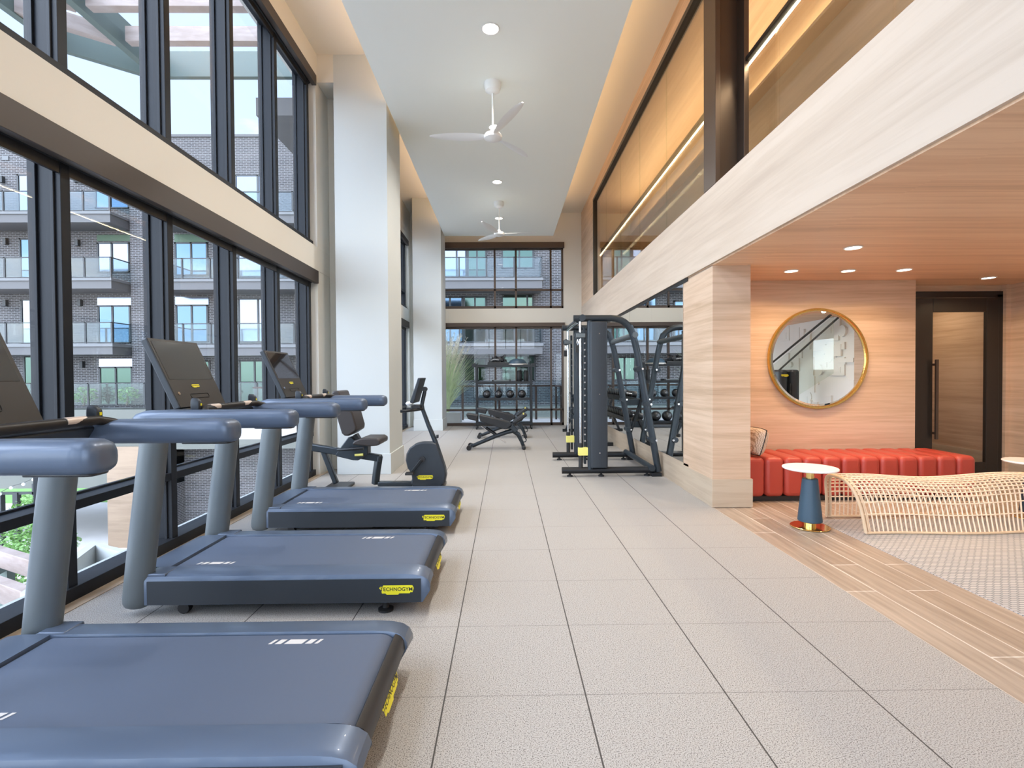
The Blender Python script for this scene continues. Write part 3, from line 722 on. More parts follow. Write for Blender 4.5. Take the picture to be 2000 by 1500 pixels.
cs = MB().loft([[(p.x, YK-0.2, p.z) for p in (C3(1385, 112), C3(1420, 112), C3(1335, 415), C3(1288, 405))], [(p.x, YK+0.2, p.z) for p in (C3(1385, 112), C3(1420, 112), C3(1335, 415), C3(1288, 405))]]).build('console', 'charcoal_side', r, bevel=0.008)
MB().cyl((C3(1435, 250).x, YK-0.035, C3(1435, 250).z), (C3(1435, 250).x, YK+0.035, C3(1435, 250).z), 0.03).build('console_pivot', 'black_plastic', r)
hb = MB().tube([(C3(1400, 0).x, YK-0.02, C3(0, 500).z), (C3(1330, 0).x, YK-0.14, C3(0, 505).z), (C3(1250, 0).x, YK-0.2, C3(0, 512).z), (C3(1175, 0).x, YK-0.2, C3(0, 515).z)], [0.018, 0.018, 0.016, 0.019], 12)
hb.tube([(C3(1400, 0).x, YK+0.02, C3(0, 500).z), (C3(1330, 0).x, YK+0.14, C3(0, 505).z), (C3(1250, 0).x, YK+0.2, C3(0, 512).z), (C3(1175, 0).x, YK+0.2, C3(0, 515).z)], [0.018, 0.018, 0.016, 0.019], 12).build('handlebar', 'tube_black', r)
B(C3(1280, 0).x, C3(1390, 0).x, YK-0.1, YK+0.1, C3(0, 490).z, C3(0, 450).z).build('tray', 'black_plastic', r, bevel=0.006)
# lower frame
MB().bar(C3(1290, 1402), C3(870, 1402), 0.10, 0.055).build('base_beam', 'tube_slate', r, bevel=0.012)
MB().tube([C3(830, 1412), C3(850, 1240), C3(878, 1060)], 0.052, 4, up=(1, 0, 1)).build('seat_mast', 'tube_slate', r, bevel=0.01)
MB().bar(C3(905, 1095), C3(40, 955), 0.09, 0.085).build('seat_rail', 'tube_slate', r, bevel=0.012)
MB().bar(C3(200, 1010), C3(355, 1400), 0.07, 0.06, (1, 0, 0)).build('rear_leg', 'tube_slate', r, bevel=0.012)
p0 = C3(360, 1405)
B(p0.x-0.14, p0.x+0.14, YK-0.28, YK+0.28, 0.0, 0.04).build('rear_foot', 'black_plastic', r, bevel=0.01)
B(C3(1560, 0).x-0.1, C3(1560, 0).x+0.1, YK-0.25, YK+0.25, 0.0, 0.05).build('front_foot', 'black_plastic', r, bevel=0.01)
# seat carriage, seat, back
flat('seat_carriage', [(365, 1040), (520, 830), (560, 825), (640, 900), (760, 930), (760, 1040), (640, 1110), (580, 1108), (380, 1060)], YK-0.075, YK+0.075, 'tube_slate')
st = flat('seat', [(615, 880), (640, 855), (720, 825), (900, 825), (940, 850), (938, 900), (900, 915), (800, 922), (640, 905), (612, 900)], YK-0.21, YK+0.21, 'pad_brown', bevel=0.025, seg=3)
bk = flat('backrest', [(405, 525), (360, 290), (385, 265), (445, 265), (465, 320), (610, 530), (655, 690), (650, 740), (560, 800), (510, 800), (480, 770)], YK-0.19, YK+0.19, 'pad_brown', bevel=0.03, seg=3)
MB().bar(C3(590, 800), C3(630, 870), 0.10, 0.05).build('back_bracket', 'tube_black', r, bevel=0.005)
for sg in (-1, 1):
    MB().tube([(C3(435, 0).x, YK+sg*0.23, C3(0, 965).z), (C3(620, 0).x, YK+sg*0.25, C3(0, 950).z), (C3(745, 0).x, YK+sg*0.24, C3(0, 945).z)], [0.014, 0.02, 0.018], 12).build('side_handle', 'tube_black', r)
    MB().bar((C3(560, 0).x, YK+sg*0.07, C3(0, 960).z), (C3(560, 0).x, YK+sg*0.24, C3(0, 958).z), 0.025, 0.02).build('handle_bracket', 'tube_black', r)
MB().tube([(C3(600, 0).x, YK-0.10, C3(0, 1045).z), (C3(700, 0).x, YK-0.10, C3(0, 1040).z)], [0.014, 0.016], 12).build('seat_lever', 'clamp_yellow', r, label='yellow lever')
bb = [MB()]
MB().sphere((C3(1240, 0).x, YK, C3(0, 435).z), 0.035, 12, (1.3, 1, .8)).build('cable_bundle', 'clear_plastic', None)
o = bpy.data.objects['cable_bundle']; tag(o, 'small clear plastic bag resting on the bike tray', 'bag'); o.location.z += 0.0

# ------------------------------------------------------------------ cable machine
YN, YF = 6.87, 8.24
r = thing('cable_machine', 'black tubular dual cable machine with yellow clamps beside the mirror wall', 'gym machine', (1.4, (YN+YF)/2, 0))
def arc(pts, k=6):
    """round the middle corners of a polyline"""
    out = [Vector(pts[0])]
    for i in range(1, len(pts)-1):
        p, a, b_ = Vector(pts[i]), Vector(pts[i-1]), Vector(pts[i+1]); d1 = (a-p); d2 = (b_-p); rr_ = min(d1.length, d2.length, .26)*.85
        s_ = p+d1.normalized()*rr_; e_ = p+d2.normalized()*rr_
        for j in range(k+1):
            t = j/k; out.append(s_*(1-t)**2 + p*2*t*(1-t) + e_*t*t)
    out.append(Vector(pts[-1])); return out
for Y in (YN, YF):
    MB().cyl((0.76, Y, 0.085), (2.03, Y, 0.085), 0.046, 18).build('base_tube', 'tube_black', r)
    MB().tube(arc([(0.93, Y, 2.165), (1.66, Y, 2.165), (1.775, Y, 1.85), (2.09, Y, 0.06)]), 0.046, 16).build('arched_frame', 'tube_slate', r)
    c_ = MB().prism(rrect(1.262, Y, 0.24, 0.15, 0.03), 0.13, 2.11, 'Z').build('weight_tower', 'charcoal_side', r)
    for z in (0.33, 1.13, 1.95): MB().cyl((1.27, Y-0.078, z), (1.27, Y-0.07, z), 0.008, 8).build('bolt', 'chrome', c_)
    MB().tube([(1.145, Y-0.02, 0.10), (1.145, Y-0.02, 2.13)], 0.035, 14).build('front_post', 'tube_slate', r)
    MB().cyl((1.02, Y, 0.13), (1.02, Y, 2.14), 0.018, 14).build('guide_rod', 'chrome', r)
    MB().lathe([(0.03, 0), (0.03, 0.16), (0.02, 0.165)], (1.02, Y, 0.12), 14).build('rod_cup', 'rubber', r)
    MB().lathe([(0.034, 0), (0.034, 0.06)], (1.02, Y, 0.40), 14).build('rod_cup', 'rubber', r)
    B(0.985, 1.14, Y-0.035, Y+0.03, 0.29, 0.40).build('travel_clamp', 'clamp_yellow', r, bevel=0.006, label='yellow clamp')
    ps = B(1.075, 1.105, Y+0.06, Y+0.14, 0.16, 2.05).build('adjustment_post', 'tube_slate', r, bevel=0.004)
    h_ = MB()
    for k in range(19): h_.cyl((1.074, Y+0.1, 0.3+k*0.09), (1.078, Y+0.1, 0.3+k*0.09), 0.012, 8); h_.cyl((1.09, Y+0.058, 0.3+k*0.09), (1.09, Y+0.062, 0.3+k*0.09), 0.012, 8)
    h_.build('adjustment_holes', 'chrome', ps)
    pu = MB().cyl((0.99, Y-0.02, 1.93), (0.99, Y+0.02, 1.93), 0.05, 18).build('pulley', 'tube_slate', r)
    MB().box(0.96, 1.09, Y-0.03, Y+0.03, 1.90, 1.96).build('pulley_bracket', 'post_grey', pu, bevel=0.008)
    MB().tube([(0.99, Y, 1.90), (0.975, Y, 1.84), (0.985, Y, 1.80), (1.0, Y, 1.84), (0.985, Y, 1.87)], 0.006, 8).build('snap_hook', 'chrome', pu)
    B(0.955, 1.005, Y-0.015, Y+0.015, 1.70, 1.80).build('cable_stop', 'rubber', pu, bevel=0.004)
    for x in (0.87, 1.30, 1.93): MB().lathe([(0.04, 0), (0.04, 0.018), (0.015, 0.03), (0.015, 0.05)], (x, Y, 0), 14).build('foot', 'rubber', r)
    for (x, z) in ((1.815, 1.47), (1.93, 0.99), (2.0, 0.50)):
        MB().cyl((x-0.01, Y-0.09, z), (x-0.01, Y+0.09, z), 0.037, 16).build('plate_horn', 'tube_slate', r)
        MB().cyl((x+0.03, Y-0.12, z), (x+0.03, Y-0.09, z), 0.014, 10).build('horn_pin', 'chrome', r)
    B(1.98, 2.12, Y-0.06, Y+0.06, 0, 0.05).build('rear_foot', 'tube_black', r, bevel=0.006)
MB().cyl((1.04, YN-0.09, 2.165), (1.04, YF+0.09, 2.165), 0.044, 16).build('top_cross_tube', 'tube_slate', r)
MB().cyl((1.755, YN-0.09, 1.93), (1.755, YF+0.05, 1.93), 0.040, 16).build('rear_cross_tube', 'post_grey', r)
MB().cyl((1.98, YN-0.09, 0.12), (1.98, YF+0.05, 0.12), 0.042, 16).build('bottom_cross_tube', 'tube_slate', r)
MB().tube([(1.0, YN+0.1, 2.12), (1.0, YF-0.1, 2.12)], 0.02, 8).build('pull_up_bar', 'chrome', r)

# ------------------------------------------------------------------ dumbbell rack and dumbbells
r = thing('dumbbell_rack', 'black two tier dumbbell rack standing along the mirror wall behind the cable machine', 'rack', (1.8, 11.1, 0))
y0, y1 = 9.85, 12.45
for y in (y0, y1):
    e_ = MB().bar((1.93, y, 0.04), (1.60, y, 0.98), 0.09, 0.05, (1, 0, 0)).bar((1.48, y, 0.04), (1.68, y, 0.5), 0.08, 0.05, (1, 0, 0)).box(1.40, 2.10, y-0.04, y+0.04, 0.0, 0.07).build('end_frame', 'tube_black', r, bevel=0.006)
    B(1.62, 2.03, y-0.015, y+0.015, 0.80, 0.92).box(1.52, 1.95, y-0.015, y+0.015, 0.36, 0.48).build('tier_bracket', 'tube_slate', e_, bevel=0.004)
for z, xa, xb in ((0.88, 1.68, 1.98), (0.44, 1.56, 1.86)):
    MB().bar((xa, y0, z), (xa, y1, z), 0.05, 0.09, (0, 0, 1)).bar((xb, y0, z+0.05), (xb, y1, z+0.05), 0.05, 0.09, (0, 0, 1)).build('tier_rail', 'tube_black', r, bevel=0.004)
def make_dumbbell():
    d = thing('dumbbell', '', 'dumbbell', (0, 0, 0), group='black dumbbells on the rack by the mirror')
    MB().cyl((-0.07, 0, 0), (0.07, 0, 0), 0.016, 12).build('handle', 'chrome', d)
    for s_ in (-1, 1):
        MB().lathe([(0.02, s_*0.06), (0.062, s_*0.065), (0.068, s_*0.08), (0.068, s_*0.14), (0.055, s_*0.155), (0.02, s_*0.156)], (0, 0, 0), 18, 'X').build('weight_head', 'ball_black', d)
    return d
pd = make_dumbbell(); first = True
for tier, (z, x) in enumerate(((1.015, 1.83), (0.575, 1.71))):
    for k in range(14):
        o = pd if first else copy_tree(pd); first = False
        o.location = (x, 10.02+k*0.176, z+0.005); o.rotation_euler = (0, -0.165, 0)
        o['label'] = ('black round headed dumbbell on the upper tier of the rack by the mirror' if tier == 0 else 'black round headed dumbbell on the lower tier of the rack by the mirror')
        o['group'] = 'black dumbbells on the upper tier' if tier == 0 else 'black dumbbells on the lower tier'

# ------------------------------------------------------------------ mirror panels
for i, y in enumerate((6.065, 7.37, 8.68, 9.99, 11.30, 12.61)):
    y_b = min(y+1.304, YB-0.02)
    o = B(XR-0.004, XR+0.012, y, y_b, 0.325, 2.485).build('wall_mirror', 'mirror', None, smooth=False)
    tag(o, ['wall mirror panel right beside the wood pillar', 'wall mirror panel behind the front frame of the cable machine', 'wall mirror panel behind the rear frame of the cable machine',
            'wall mirror panel at the near end of the dumbbell rack', 'wall mirror panel behind the middle of the dumbbell rack', 'last wall mirror panel before the far corner'][i], 'mirror', 'floor to beam mirror panels on the right wall')

# ------------------------------------------------------------------ weight benches
def make_bench():
    d = thing('weight_bench', '', 'weight bench', (0, 9.6, 0), group='adjustable benches in the middle of the floor')
    Y = 9.6
    Q = lambda x, y: at(890+x/7.141, 680+y/7.143, Y)
    def fl(name, pts, a, b_, m_, bv=0.012):
        P_ = [Q(*p) for p in pts]; return MB().loft([[(p.x, a, p.z) for p in P_], [(p.x, b_, p.z) for p in P_]]).build(name, m_, d, bevel=bv)
    fl('backrest', [(145, 915), (175, 905), (320, 930), (305, 985), (300, 1010), (180, 985)], Y-.13, Y+.13, 'pad', .02)
    fl('backrest', [(330, 935), (345, 925), (740, 1020), (775, 1050), (765, 1080), (700, 1125), (640, 1110), (345, 1010)], Y-.14, Y+.14, 'pad', .02)
    fl('seat', [(790, 1040), (830, 1050), (1000, 935), (985, 905), (945, 905), (800, 1010)], Y-.15, Y+.15, 'pad', .02)
    MB().tube([Q(230, 1365), Q(560, 1225), Q(720, 1170), Q(800, 1150), Q(870, 1200), Q(920, 1300), Q(945, 1370)], [.035, .04, .042, .05, .045, .035, .032], 12).build('main_frame', 'tube_slate', d)
    for dy in (-0.2, 0.2):
        p = Q(195, 1390); MB().cyl((p.x, Y+dy-0.025, 0.045), (p.x, Y+dy+0.025, 0.045), 0.045, 16).build('wheel', 'rubber', d)
    p = Q(215, 1370); MB().cyl((p.x, Y-0.19, 0.06), (p.x, Y+0.19, 0.06), 0.025, 12).build('axle', 'tube_slate', d)
    p = Q(945, 1370); MB().bar((p.x, Y-0.2, 0.035), (p.x, Y+0.2, 0.035), 0.07, 0.07).build('front_foot', 'rubber', d, bevel=0.02)
    MB().tube([Q(355, 1085), Q(440, 1150)], .012, 10).tube([Q(610, 1255), Q(700, 1320)], .014, 10).build('strut_rod', 'chrome', d)
    MB().tube([Q(420, 1110), Q(590, 1225)], .030, 10).build('strut', 'tube_black', d)
    MB().tube([Q(920, 1220), Q(955, 1215), Q(985, 1280), Q(975, 1305), Q(945, 1310)], .01, 8).build('carry_handle', 'tube_black', d)
    MB().bar(Q(770, 1080), Q(850, 1160), 0.12, 0.09).build('hinge_block', 'tube_slate', d, bevel=0.01)
    B(Q(935, 0).x-0.012, Q(935, 0).x+0.012, Y-0.16, Y-0.15, Q(0, 910).z-.02, Q(0, 910).z+.015).build('adjuster', 'clamp_yellow', d, label='yellow adjuster')
    return d
b1 = make_bench(); b1['label'] = 'adjustable black weight bench nearest the camera, on angled legs'
b2 = copy_tree(b1); b2.location = (0.10, 11.35, 0); b2['label'] = 'second adjustable black weight bench, partly hidden behind the nearer one'

# ------------------------------------------------------------------ storage rack with balls at the far windows
YS = 13.3
r = thing('storage_rack', 'black four shelf storage rack in front of the far window', 'rack', (0, YS, 0))
S = lambda x, y: at(890+x/7.141, 680+y/7.143, YS)
xl, xr_ = S(292, 0).x, S(1048, 0).x
zt, z2, z3, z4 = S(0, 245).z, S(0, 475).z, S(0, 700).z, 0.17
for x in (xl, xr_):
    for y in (YS-0.2, YS+0.2): B(x-0.025, x+0.025, y-0.02, y+0.02, 0.10, zt+(.05 if y > YS else 0)).build('post', 'tube_black', r, smooth=False, bevel=0.003)
    for y in (YS-0.2, YS+0.2): MB().cyl((x-0.02, y, 0.05), (x+0.02, y, 0.05), 0.05, 14).build('caster', 'rubber', r)
for z in (zt, z2, z3, z4): B(xl, xr_, YS-0.22, YS+0.22, z-0.028, z).box(xl, xr_, YS-0.225, YS-0.215, z-0.05, z+0.015).build('shelf', 'tube_black', r, smooth=False)
for x in (xl-.06, xr_+.05): B(x-0.05, x+0.05, YS-0.24, YS+0.24, zt-0.04, zt+0.05).build('top_bracket', 'tube_black', r, smooth=False, bevel=0.004)
def ball(x, y, z, rad, label, group):
    b_ = thing('medicine_ball', label, 'ball', (x, y, z), group=group)
    MB().sphere((0, 0, rad), rad, 24).build('shell', 'ball_black', b_, local=True)
    MB().box(-0.02, 0.02, -rad-0.001, -rad+0.004, rad-0.004, rad+0.004).box(-0.012, 0.012, -rad-.001, -rad+.004, rad+.008, rad+.014).build('print', 'grey_print', b_, local=True, smooth=False, label='small grey print')
for i, (px, l) in enumerate(((430, 'leftmost of four small black balls on the third shelf'), (593, 'second from the left of four small black balls on the shelf'), (755, 'third from the left of four small black balls on the shelf'), (918, 'rightmost of four small black balls on the third shelf'))):
    ball(S(px, 0).x, YS-0.08, z3+.001, 0.108, l, 'medicine balls on the third shelf')
for i, x in enumerate((-0.30, 0.03, 0.33)):
    ball(x, YS-0.05, z4+.001, 0.135, ['left big black ball on the bottom shelf behind the benches', 'middle big black ball on the bottom shelf behind the benches', 'right big black ball on the bottom shelf behind the benches'][i], 'large balls on the bottom shelf')
for i, px in enumerate((885, 980)):
    c = S(px, 0).x; o = thing('foam_roller', ['left one of two upright black foam rollers on the rack', 'right one of two upright black foam rollers on the rack'][i], 'foam roller', (c, YS, z2), group='foam rollers on the second shelf')
    MB().lathe([(0.03, 0), (0.062, 0.0), (0.066, 0.006), (0.066, 0.29), (0.062, 0.296), (0.03, 0.296)], (c, YS, z2), 20).build('foam_body', 'rubber', o); 
o = thing('step_board', 'low grey step board lying on the second shelf', 'step board', (S(635, 0).x, YS, z2))
B(S(510, 0).x, S(760, 0).x, YS-0.16, YS+0.16, z2+0.012, z2+0.05).build('board', 'post_grey', o, bevel=0.008)
B(S(505, 0).x, S(525, 0).x, YS-0.17, YS+0.17, z2, z2+0.062).box(S(745, 0).x, S(768, 0).x, YS-0.17, YS+0.17, z2, z2+0.062).build('end_block', 'rubber', o, bevel=0.006)
cx = S(860, 0).x; o = thing('balance_trainer', 'dark half dome balance trainer on top of the rack', 'balance trainer', (cx, YS, zt))
MB().lathe([(0.255, 0.0), (0.27, 0.008), (0.27, 0.035), (0.25, 0.042), (0.02, 0.042), (0.02, 0)], (cx, YS, zt), 32).build('platform', 'mark_grey', o)
MB().lathe([(0.245, 0.042), (0.235, 0.08), (0.19, 0.13), (0.12, 0.165), (0.0, 0.18)], (cx, YS, zt), 32).build('dome', 'navy', o)
cx = S(590, 0).x; o = thing('equipment_crate', 'low black crate on the rack top, under the pile of straps', 'crate', (cx, YS, zt))
B(cx-0.27, cx+0.27, YS-0.18, YS+0.18, zt, zt+0.085).build('crate_body', 'black_plastic', o, bevel=0.008)
o = thing('suspension_straps', 'tangled pile of black straps heaped on the crate', 'straps', (cx, YS, zt+0.085))
sb = MB(); rn = random.Random(3)
for k in range(16):
    pts = []
    for j in range(7): pts.append((cx+rn.uniform(-.24, .26)*(1-.06*j), YS+rn.uniform(-.15, .15), zt+0.095+rn.uniform(0, .05+.13*math.exp(-((j-3)/2.)**2))))
    sb.tube(pts, 0.014, 6)
sb.sphere((cx+.05, YS, zt+.16), .085, 14, (1.5, 1, .9)).build('strap_pile', 'ball_black', o)
sb = MB().tube([(cx-.2, YS-.12, zt+.12), (cx-.1, YS-.16, zt+.16), (cx+.02, YS-.14, zt+.14)], .010, 6); sb.build('strap_loop', 'grey_print', o)

# ------------------------------------------------------------------ ceiling fans
def make_fan():
    f = thing('ceiling_fan', '', 'ceiling fan', (0, 0, 0), group='white ceiling fans')
    MB().lathe([(0.0, 0.0), (0.105, 0.0), (0.105, -0.05), (0.09, -0.10), (0.05, -0.125), (0.02, -0.13), (0.0, -0.13)], (0, 0, 0), 28).build('canopy', 'fan_white', f, local=True)
    MB().cyl((0, 0, -0.12), (0, 0, -0.60), 0.013, 12).build('down_rod', 'fan_white', f, local=True)
    MB().lathe([(0.0, -0.58), (0.03, -0.58), (0.045, -0.62), (0.10, -0.635), (0.115, -0.66), (0.11, -0.69), (0.05, -0.72), (0.0, -0.725)], (0, 0, 0), 28).build('hub', 'fan_white', f, local=True)
    for k in range(3):
        a = 2*pi*k/3; rings = []
        for t in [i/12 for i in range(13)]:
            rad = 0.08+0.72*t; w_ = 0.030+0.048*sin(pi*min(1, t*1.02))**0.8; w_ *= 1 if t < .95 else .6
            tw = radians(16)*(1-t)+radians(4); th = 0.008
            rr_ = []
            for s_, h_ in ((-1, 0), (-.5, .7), (.0, 1), (.5, .7), (1, 0), (.5, -.7), (0, -1), (-.5, -.7)):
                u = s_*w_; v = h_*th; lx, ly, lz = rad, u*cos(tw)-v*sin(tw)+0.05*t*t, -0.66+u*sin(tw)+v*cos(tw)+0.03*t
                rr_.append((lx*cos(a)-ly*sin(a), lx*sin(a)+ly*cos(a), lz))
            rings.append(rr_)
        MB().loft(rings).build('blade', 'fan_white', f, local=True, ang=60)
    return f
fan = make_fan(); fan.location = (-0.14, 6.35, 5.05); fan.rotation_euler = (0, 0, radians(172)); fan['label'] = 'nearer white three blade ceiling fan on a down rod'
f2 = copy_tree(fan); f2.location = (-0.12, 10.65, 5.05); f2.rotation_euler = (0, 0, radians(2)); f2['label'] = 'farther white ceiling fan, small above the far window'

# ------------------------------------------------------------------ lounge furniture
r = thing('channel_bench', 'long red upholstered bench of rounded channels under the round mirror', 'bench', (3.88, 5.72, 0))
n_ch = 12; x0, x1 = 2.60, 5.13; cw = (x1-x0)/n_ch
for k in range(n_ch):
    a, b_ = x0+k*cw+0.003, x0+(k+1)*cw-0.003
    MB().prism(rrect((a+b_)/2, 0.265, b_-a, 0.43, 0.055, 5), 5.40, 6.06, 'Y').build('cushion_channel', 'red_leather', r, bevel=0.045, seg=4, ang=60)
B(x0+0.03, x1-0.04, 5.45, 6.05, 0.0, 0.052).build('plinth', 'black_plastic', r, smooth=False)
# pillow against the wood pillar
o = thing('pillow', 'small cream patterned pillow leaning on the wood pillar at the end of the red bench', 'pillow', (2.79, 5.60, 0.48))
mb = MB(); n_ = 14; vs = []; fs = []
for sgn in (-1, 1):
    for i in range(n_+1):
        for j in range(n_+1):
            u, v = i/n_*2-1, j/n_*2-1; t = ((1-u**4)*(1-v**4))**.5
            vs.append((sgn*0.075*t, u*0.2*(1-.06*v*v), v*0.15*(1-.06*u*u)))
for s2 in (0, 1):
    k = s2*(n_+1)**2
    for i in range(n_):
        for j in range(n_): fs.append((k+i*(n_+1)+j, k+(i+1)*(n_+1)+j, k+(i+1)*(n_+1)+j+1, k+i*(n_+1)+j+1))
rot = Matrix.Rotation(radians(16), 3, 'Y')
mb.add([tuple(rot @ Vector(v) + Vector((0, 0, 0.158))) for v in vs], fs)
ob = mb.build('pillow_cover', 'pillow_cloth', o, local=True, ang=80)
MB().tube([tuple(rot @ Vector((0, u*0.2*(1-.06*v*v), v*0.15*(1-.06*u*u))) + Vector((0, 0, 0.158))) for u, v in [(cos(a)*min(1/abs(cos(a)+1e-6), 1/abs(sin(a)+1e-6)), sin(a)*min(1/abs(cos(a)+1e-6), 1/abs(sin(a)+1e-6))) for a in [2*pi*k/40 for k in range(40)]]], 0.005, 6, closed=True).build('piping', 'ink', o, local=True)

r = thing('round_mirror', 'round wall mirror in a thin hammered gold frame above the red bench', 'mirror', (3.79, 6.08, 1.57))
MB().lathe([(0.0, -0.022), (0.555, -0.022), (0.585, -0.016), (0.585, -0.008), (0, -0.008)], (3.79, 6.075, 1.57), 72, 'Y').build('mirror_glass', 'mirror', r, ang=3)
MB().lathe([(0.578, 0.0), (0.578, -0.03), (0.586, -0.042), (0.604, -0.042), (0.612, -0.03), (0.612, 0.0)], (3.79, 6.079, 1.57), 72, 'Y').build('gold_frame', 'gold', r, ang=50)

def side_table(x, y, label):
    o = thing('side_table', label, 'side table', (x, y, 0), group='round topped side tables')
    MB().lathe([(0, 0), (0.16, 0), (0.162, 0.006), (0.158, 0.010), (0.05, 0.012), (0.05, 0.06), (0, 0.06)], (x, y, 0), 36).build('base', 'brass', o, ang=30)
    MB().lathe([(0, 0.055), (0.098, 0.055), (0.101, 0.06), (0.064, 0.435), (0.06, 0.44), (0, 0.44)], (x, y, 0), 36).build('cone', 'navy', o, ang=30)
    MB().lathe([(0, 0.44), (0.034, 0.44), (0.034, 0.525), (0, 0.525)], (x, y, 0), 24).build('neck', 'brass', o, ang=30)
    MB().lathe([(0, 0.522), (0.215, 0.522), (0.226, 0.530), (0.226, 0.538), (0.222, 0.542), (0, 0.542)], (x, y, 0), 48).build('table_top', 'marble', o, ang=30)
side_table(2.745, 4.50, 'small white topped side table on a navy cone, left of the rattan bench')
side_table(5.03, 4.72, 'white topped side table at the right edge of the picture, only its rim showing')

# rattan bench
r = thing('rattan_bench', 'wavy open weave rattan bench standing on the grey mosaic floor', 'bench', (3.9, 4.5, 0))
RX0, RX1 = 3.06, 4.72
def rs(u, v):       # u along x 0..1 ; v across 0 (front foot) .. 1 (back foot)
    a = pi*v; x = RX0+(RX1-RX0)*u
    wv = 0.022*sin(u*2*pi*1.15+0.6); top = 0.435+0.018*sin(u*2*pi*1.2+0.9)
    c, s_ = cos(a), sin(a)
    y = 4.53 - 0.235*math.copysign(abs(c)**0.62, c); z = top*abs(s_)**0.62
    fl = (1-min(1, z/top))**2*0.045
    y += (-fl if v < .5 else fl) + wv*(1-z/top)*(1 if v < .5 else -1)
    x += 0.09*(1-z/top)*(1-2*u)*(.3) - 0.06*(z/top)*(1-2*u)*sin(a)
    return Vector((x, y, max(z, 0.012)))
mb = MB(); NR = 40
for i in range(1, NR): mb.tube([rs(i/NR, j/30) for j in range(31)], 0.0062, 6)
mb.build('woven_ribs', 'rattan', r)
mb = MB()
for v in [0.06, 0.135] + [0.20+0.042*k for k in range(19)]:
    if v < 0.97: mb.tube([rs(i/44, v) + Vector((0, 0, 0.008)) for i in range(45)], 0.0055, 6)
mb.build('woven_strands', 'rattan', r)
for u in (0.0, 1.0):
    MB().tube([rs(u, j/40) for j in range(41)], 0.014, 10).build('end_hoop', 'rattan_edge', r)
    MB().tube([rs(u+(0.018 if u == 0 else -.018), j/40) for j in range(41)], 0.010, 10).build('end_hoop', 'rattan_edge', r)
for v in (0.0, 1.0):
    MB().tube([rs(i/44, v) for i in range(45)], 0.012, 10).build('foot_rail', 'rattan_edge', r)

# things the round mirror looks at
r = thing('stair_railing', 'glass stair guard with two dark sloping handrails, seen in the round mirror', 'railing', (6.2, 1.2, 0))
MB().tube([(6.2, -0.9, 1.10), (6.2, 2.6, 2.52)], 0.022, 8).build('handrail', 'black_frame', r)
MB().tube([(6.3, -0.9, 0.78), (6.3, 2.75, 2.5)], 0.02, 8).build('handrail', 'black_frame', r)
MB().loft([[(x, y, z) for y, z in ((-0.9, 0.0), (2.6, 1.4), (2.6, 2.5), (-0.9, 1.05))] for x in (6.24, 6.25)]).build('glass_panel', 'glass_green', r, smooth=False)
r = thing('strength_machine', 'dark rounded strength machine with a yellow plate, seen only in the round mirror', 'gym machine', (5.85, 1.65, 0))
for dx in (-.12, 0.12): MB().prism(rrect(5.85+dx, 1.65, 0.2, 0.36, 0.08), 0.0, 1.48, 'Z').build('tower', 'charcoal_side', r, bevel=0.05, seg=3)
B(5.84, 5.86, 1.80, 1.84, 0.1, 1.2).build('pull_strap', 'ink', r)
badge(r, (5.74, 1.835, 1.36), (-1, 0, 0), (0, 0, 1), 0.16)

# ------------------------------------------------------------------ outside: courtyard, neighbour building, pergola
struct('ground', B(-90, 20, -70, 70, -6.6, -6.3), 'courtyard')
struct('turf_lawn', B(-40, -17, 31.5, 38, -6.3, -6.27), 'turf')
struct('wall_gym_below', B(-2.96, 6.6, -5, YB+0.25, -6.3, -0.3), 'facade_brick')
struct('trim_sill_outside', B(-3.22, -2.95, -5, YB, -0.35, -0.06), 'concrete')
struct('roof_eave', B(-4.62, -2.95, 9.5, 14.2, 6.27, 6.6), 'slab_grey')

YWL, YBL = 24.5, 23.1
r = thing('apartment_building', 'dark brick apartment building with glass balconies across the courtyard', 'building', (-8, YWL, -6.3))
def w(px, py): return at(px, py, YWL)
tz_ = w(300, 268).z
pz1 = w(200, 797).z; pz2 = w(200, 871).z
B(-30, 9, YWL, YWL+6, pz1, tz_).box(w(345, 0).x, 9, YWL, YWL+6, -6.3, pz2).build('brick_wall', 'facade_brick', r, smooth=False)
B(-30, 9, YWL-0.06, YWL+0.4, tz_, tz_+0.12).build('parapet_cap', 'slab_grey', r, smooth=False)
B(w(345, 0).x, 9, YWL-1.4, YWL, pz2, pz1).box(-30, w(345, 0).x, YWL-1.4, YWL+6, w(60, 942).z, pz1).build('podium', 'podium', r, smooth=False)
B(at(268, 0, YWL-1.45).x-0.0, w(345, 0).x, YWL-1.2, YWL+4, -6.3, pz2).build('brick_wall', 'facade_brick', r, smooth=False)
B(at(193, 0, 23.0).x, at(268, 0, 23.0).x, 22.95, 23.2, -6.3, at(200, 873, 23).z).build('timber_panel', 'wood_clad', r, smooth=False, label='pale timber panel')
B(w(281, 0).x, w(306, 0).x, YWL-0.10, YWL+0.1, pz1, w(0, 300).z).build('timber_strip', 'wood_clad', r, smooth=False, label='pale timber strip')
B(w(256, 0).x, w(281, 0).x, YWL-0.35, YWL, pz1, tz_).build('brick_pier', 'facade_brick', r, smooth=False)
for px in (88, -40): B(at(px, 0, 24).x-0.1, at(px, 0, 24).x+0.1, 23.9, 24.1, -6.3, w(60, 942).z).build('column', 'white_paint', r, smooth=False)
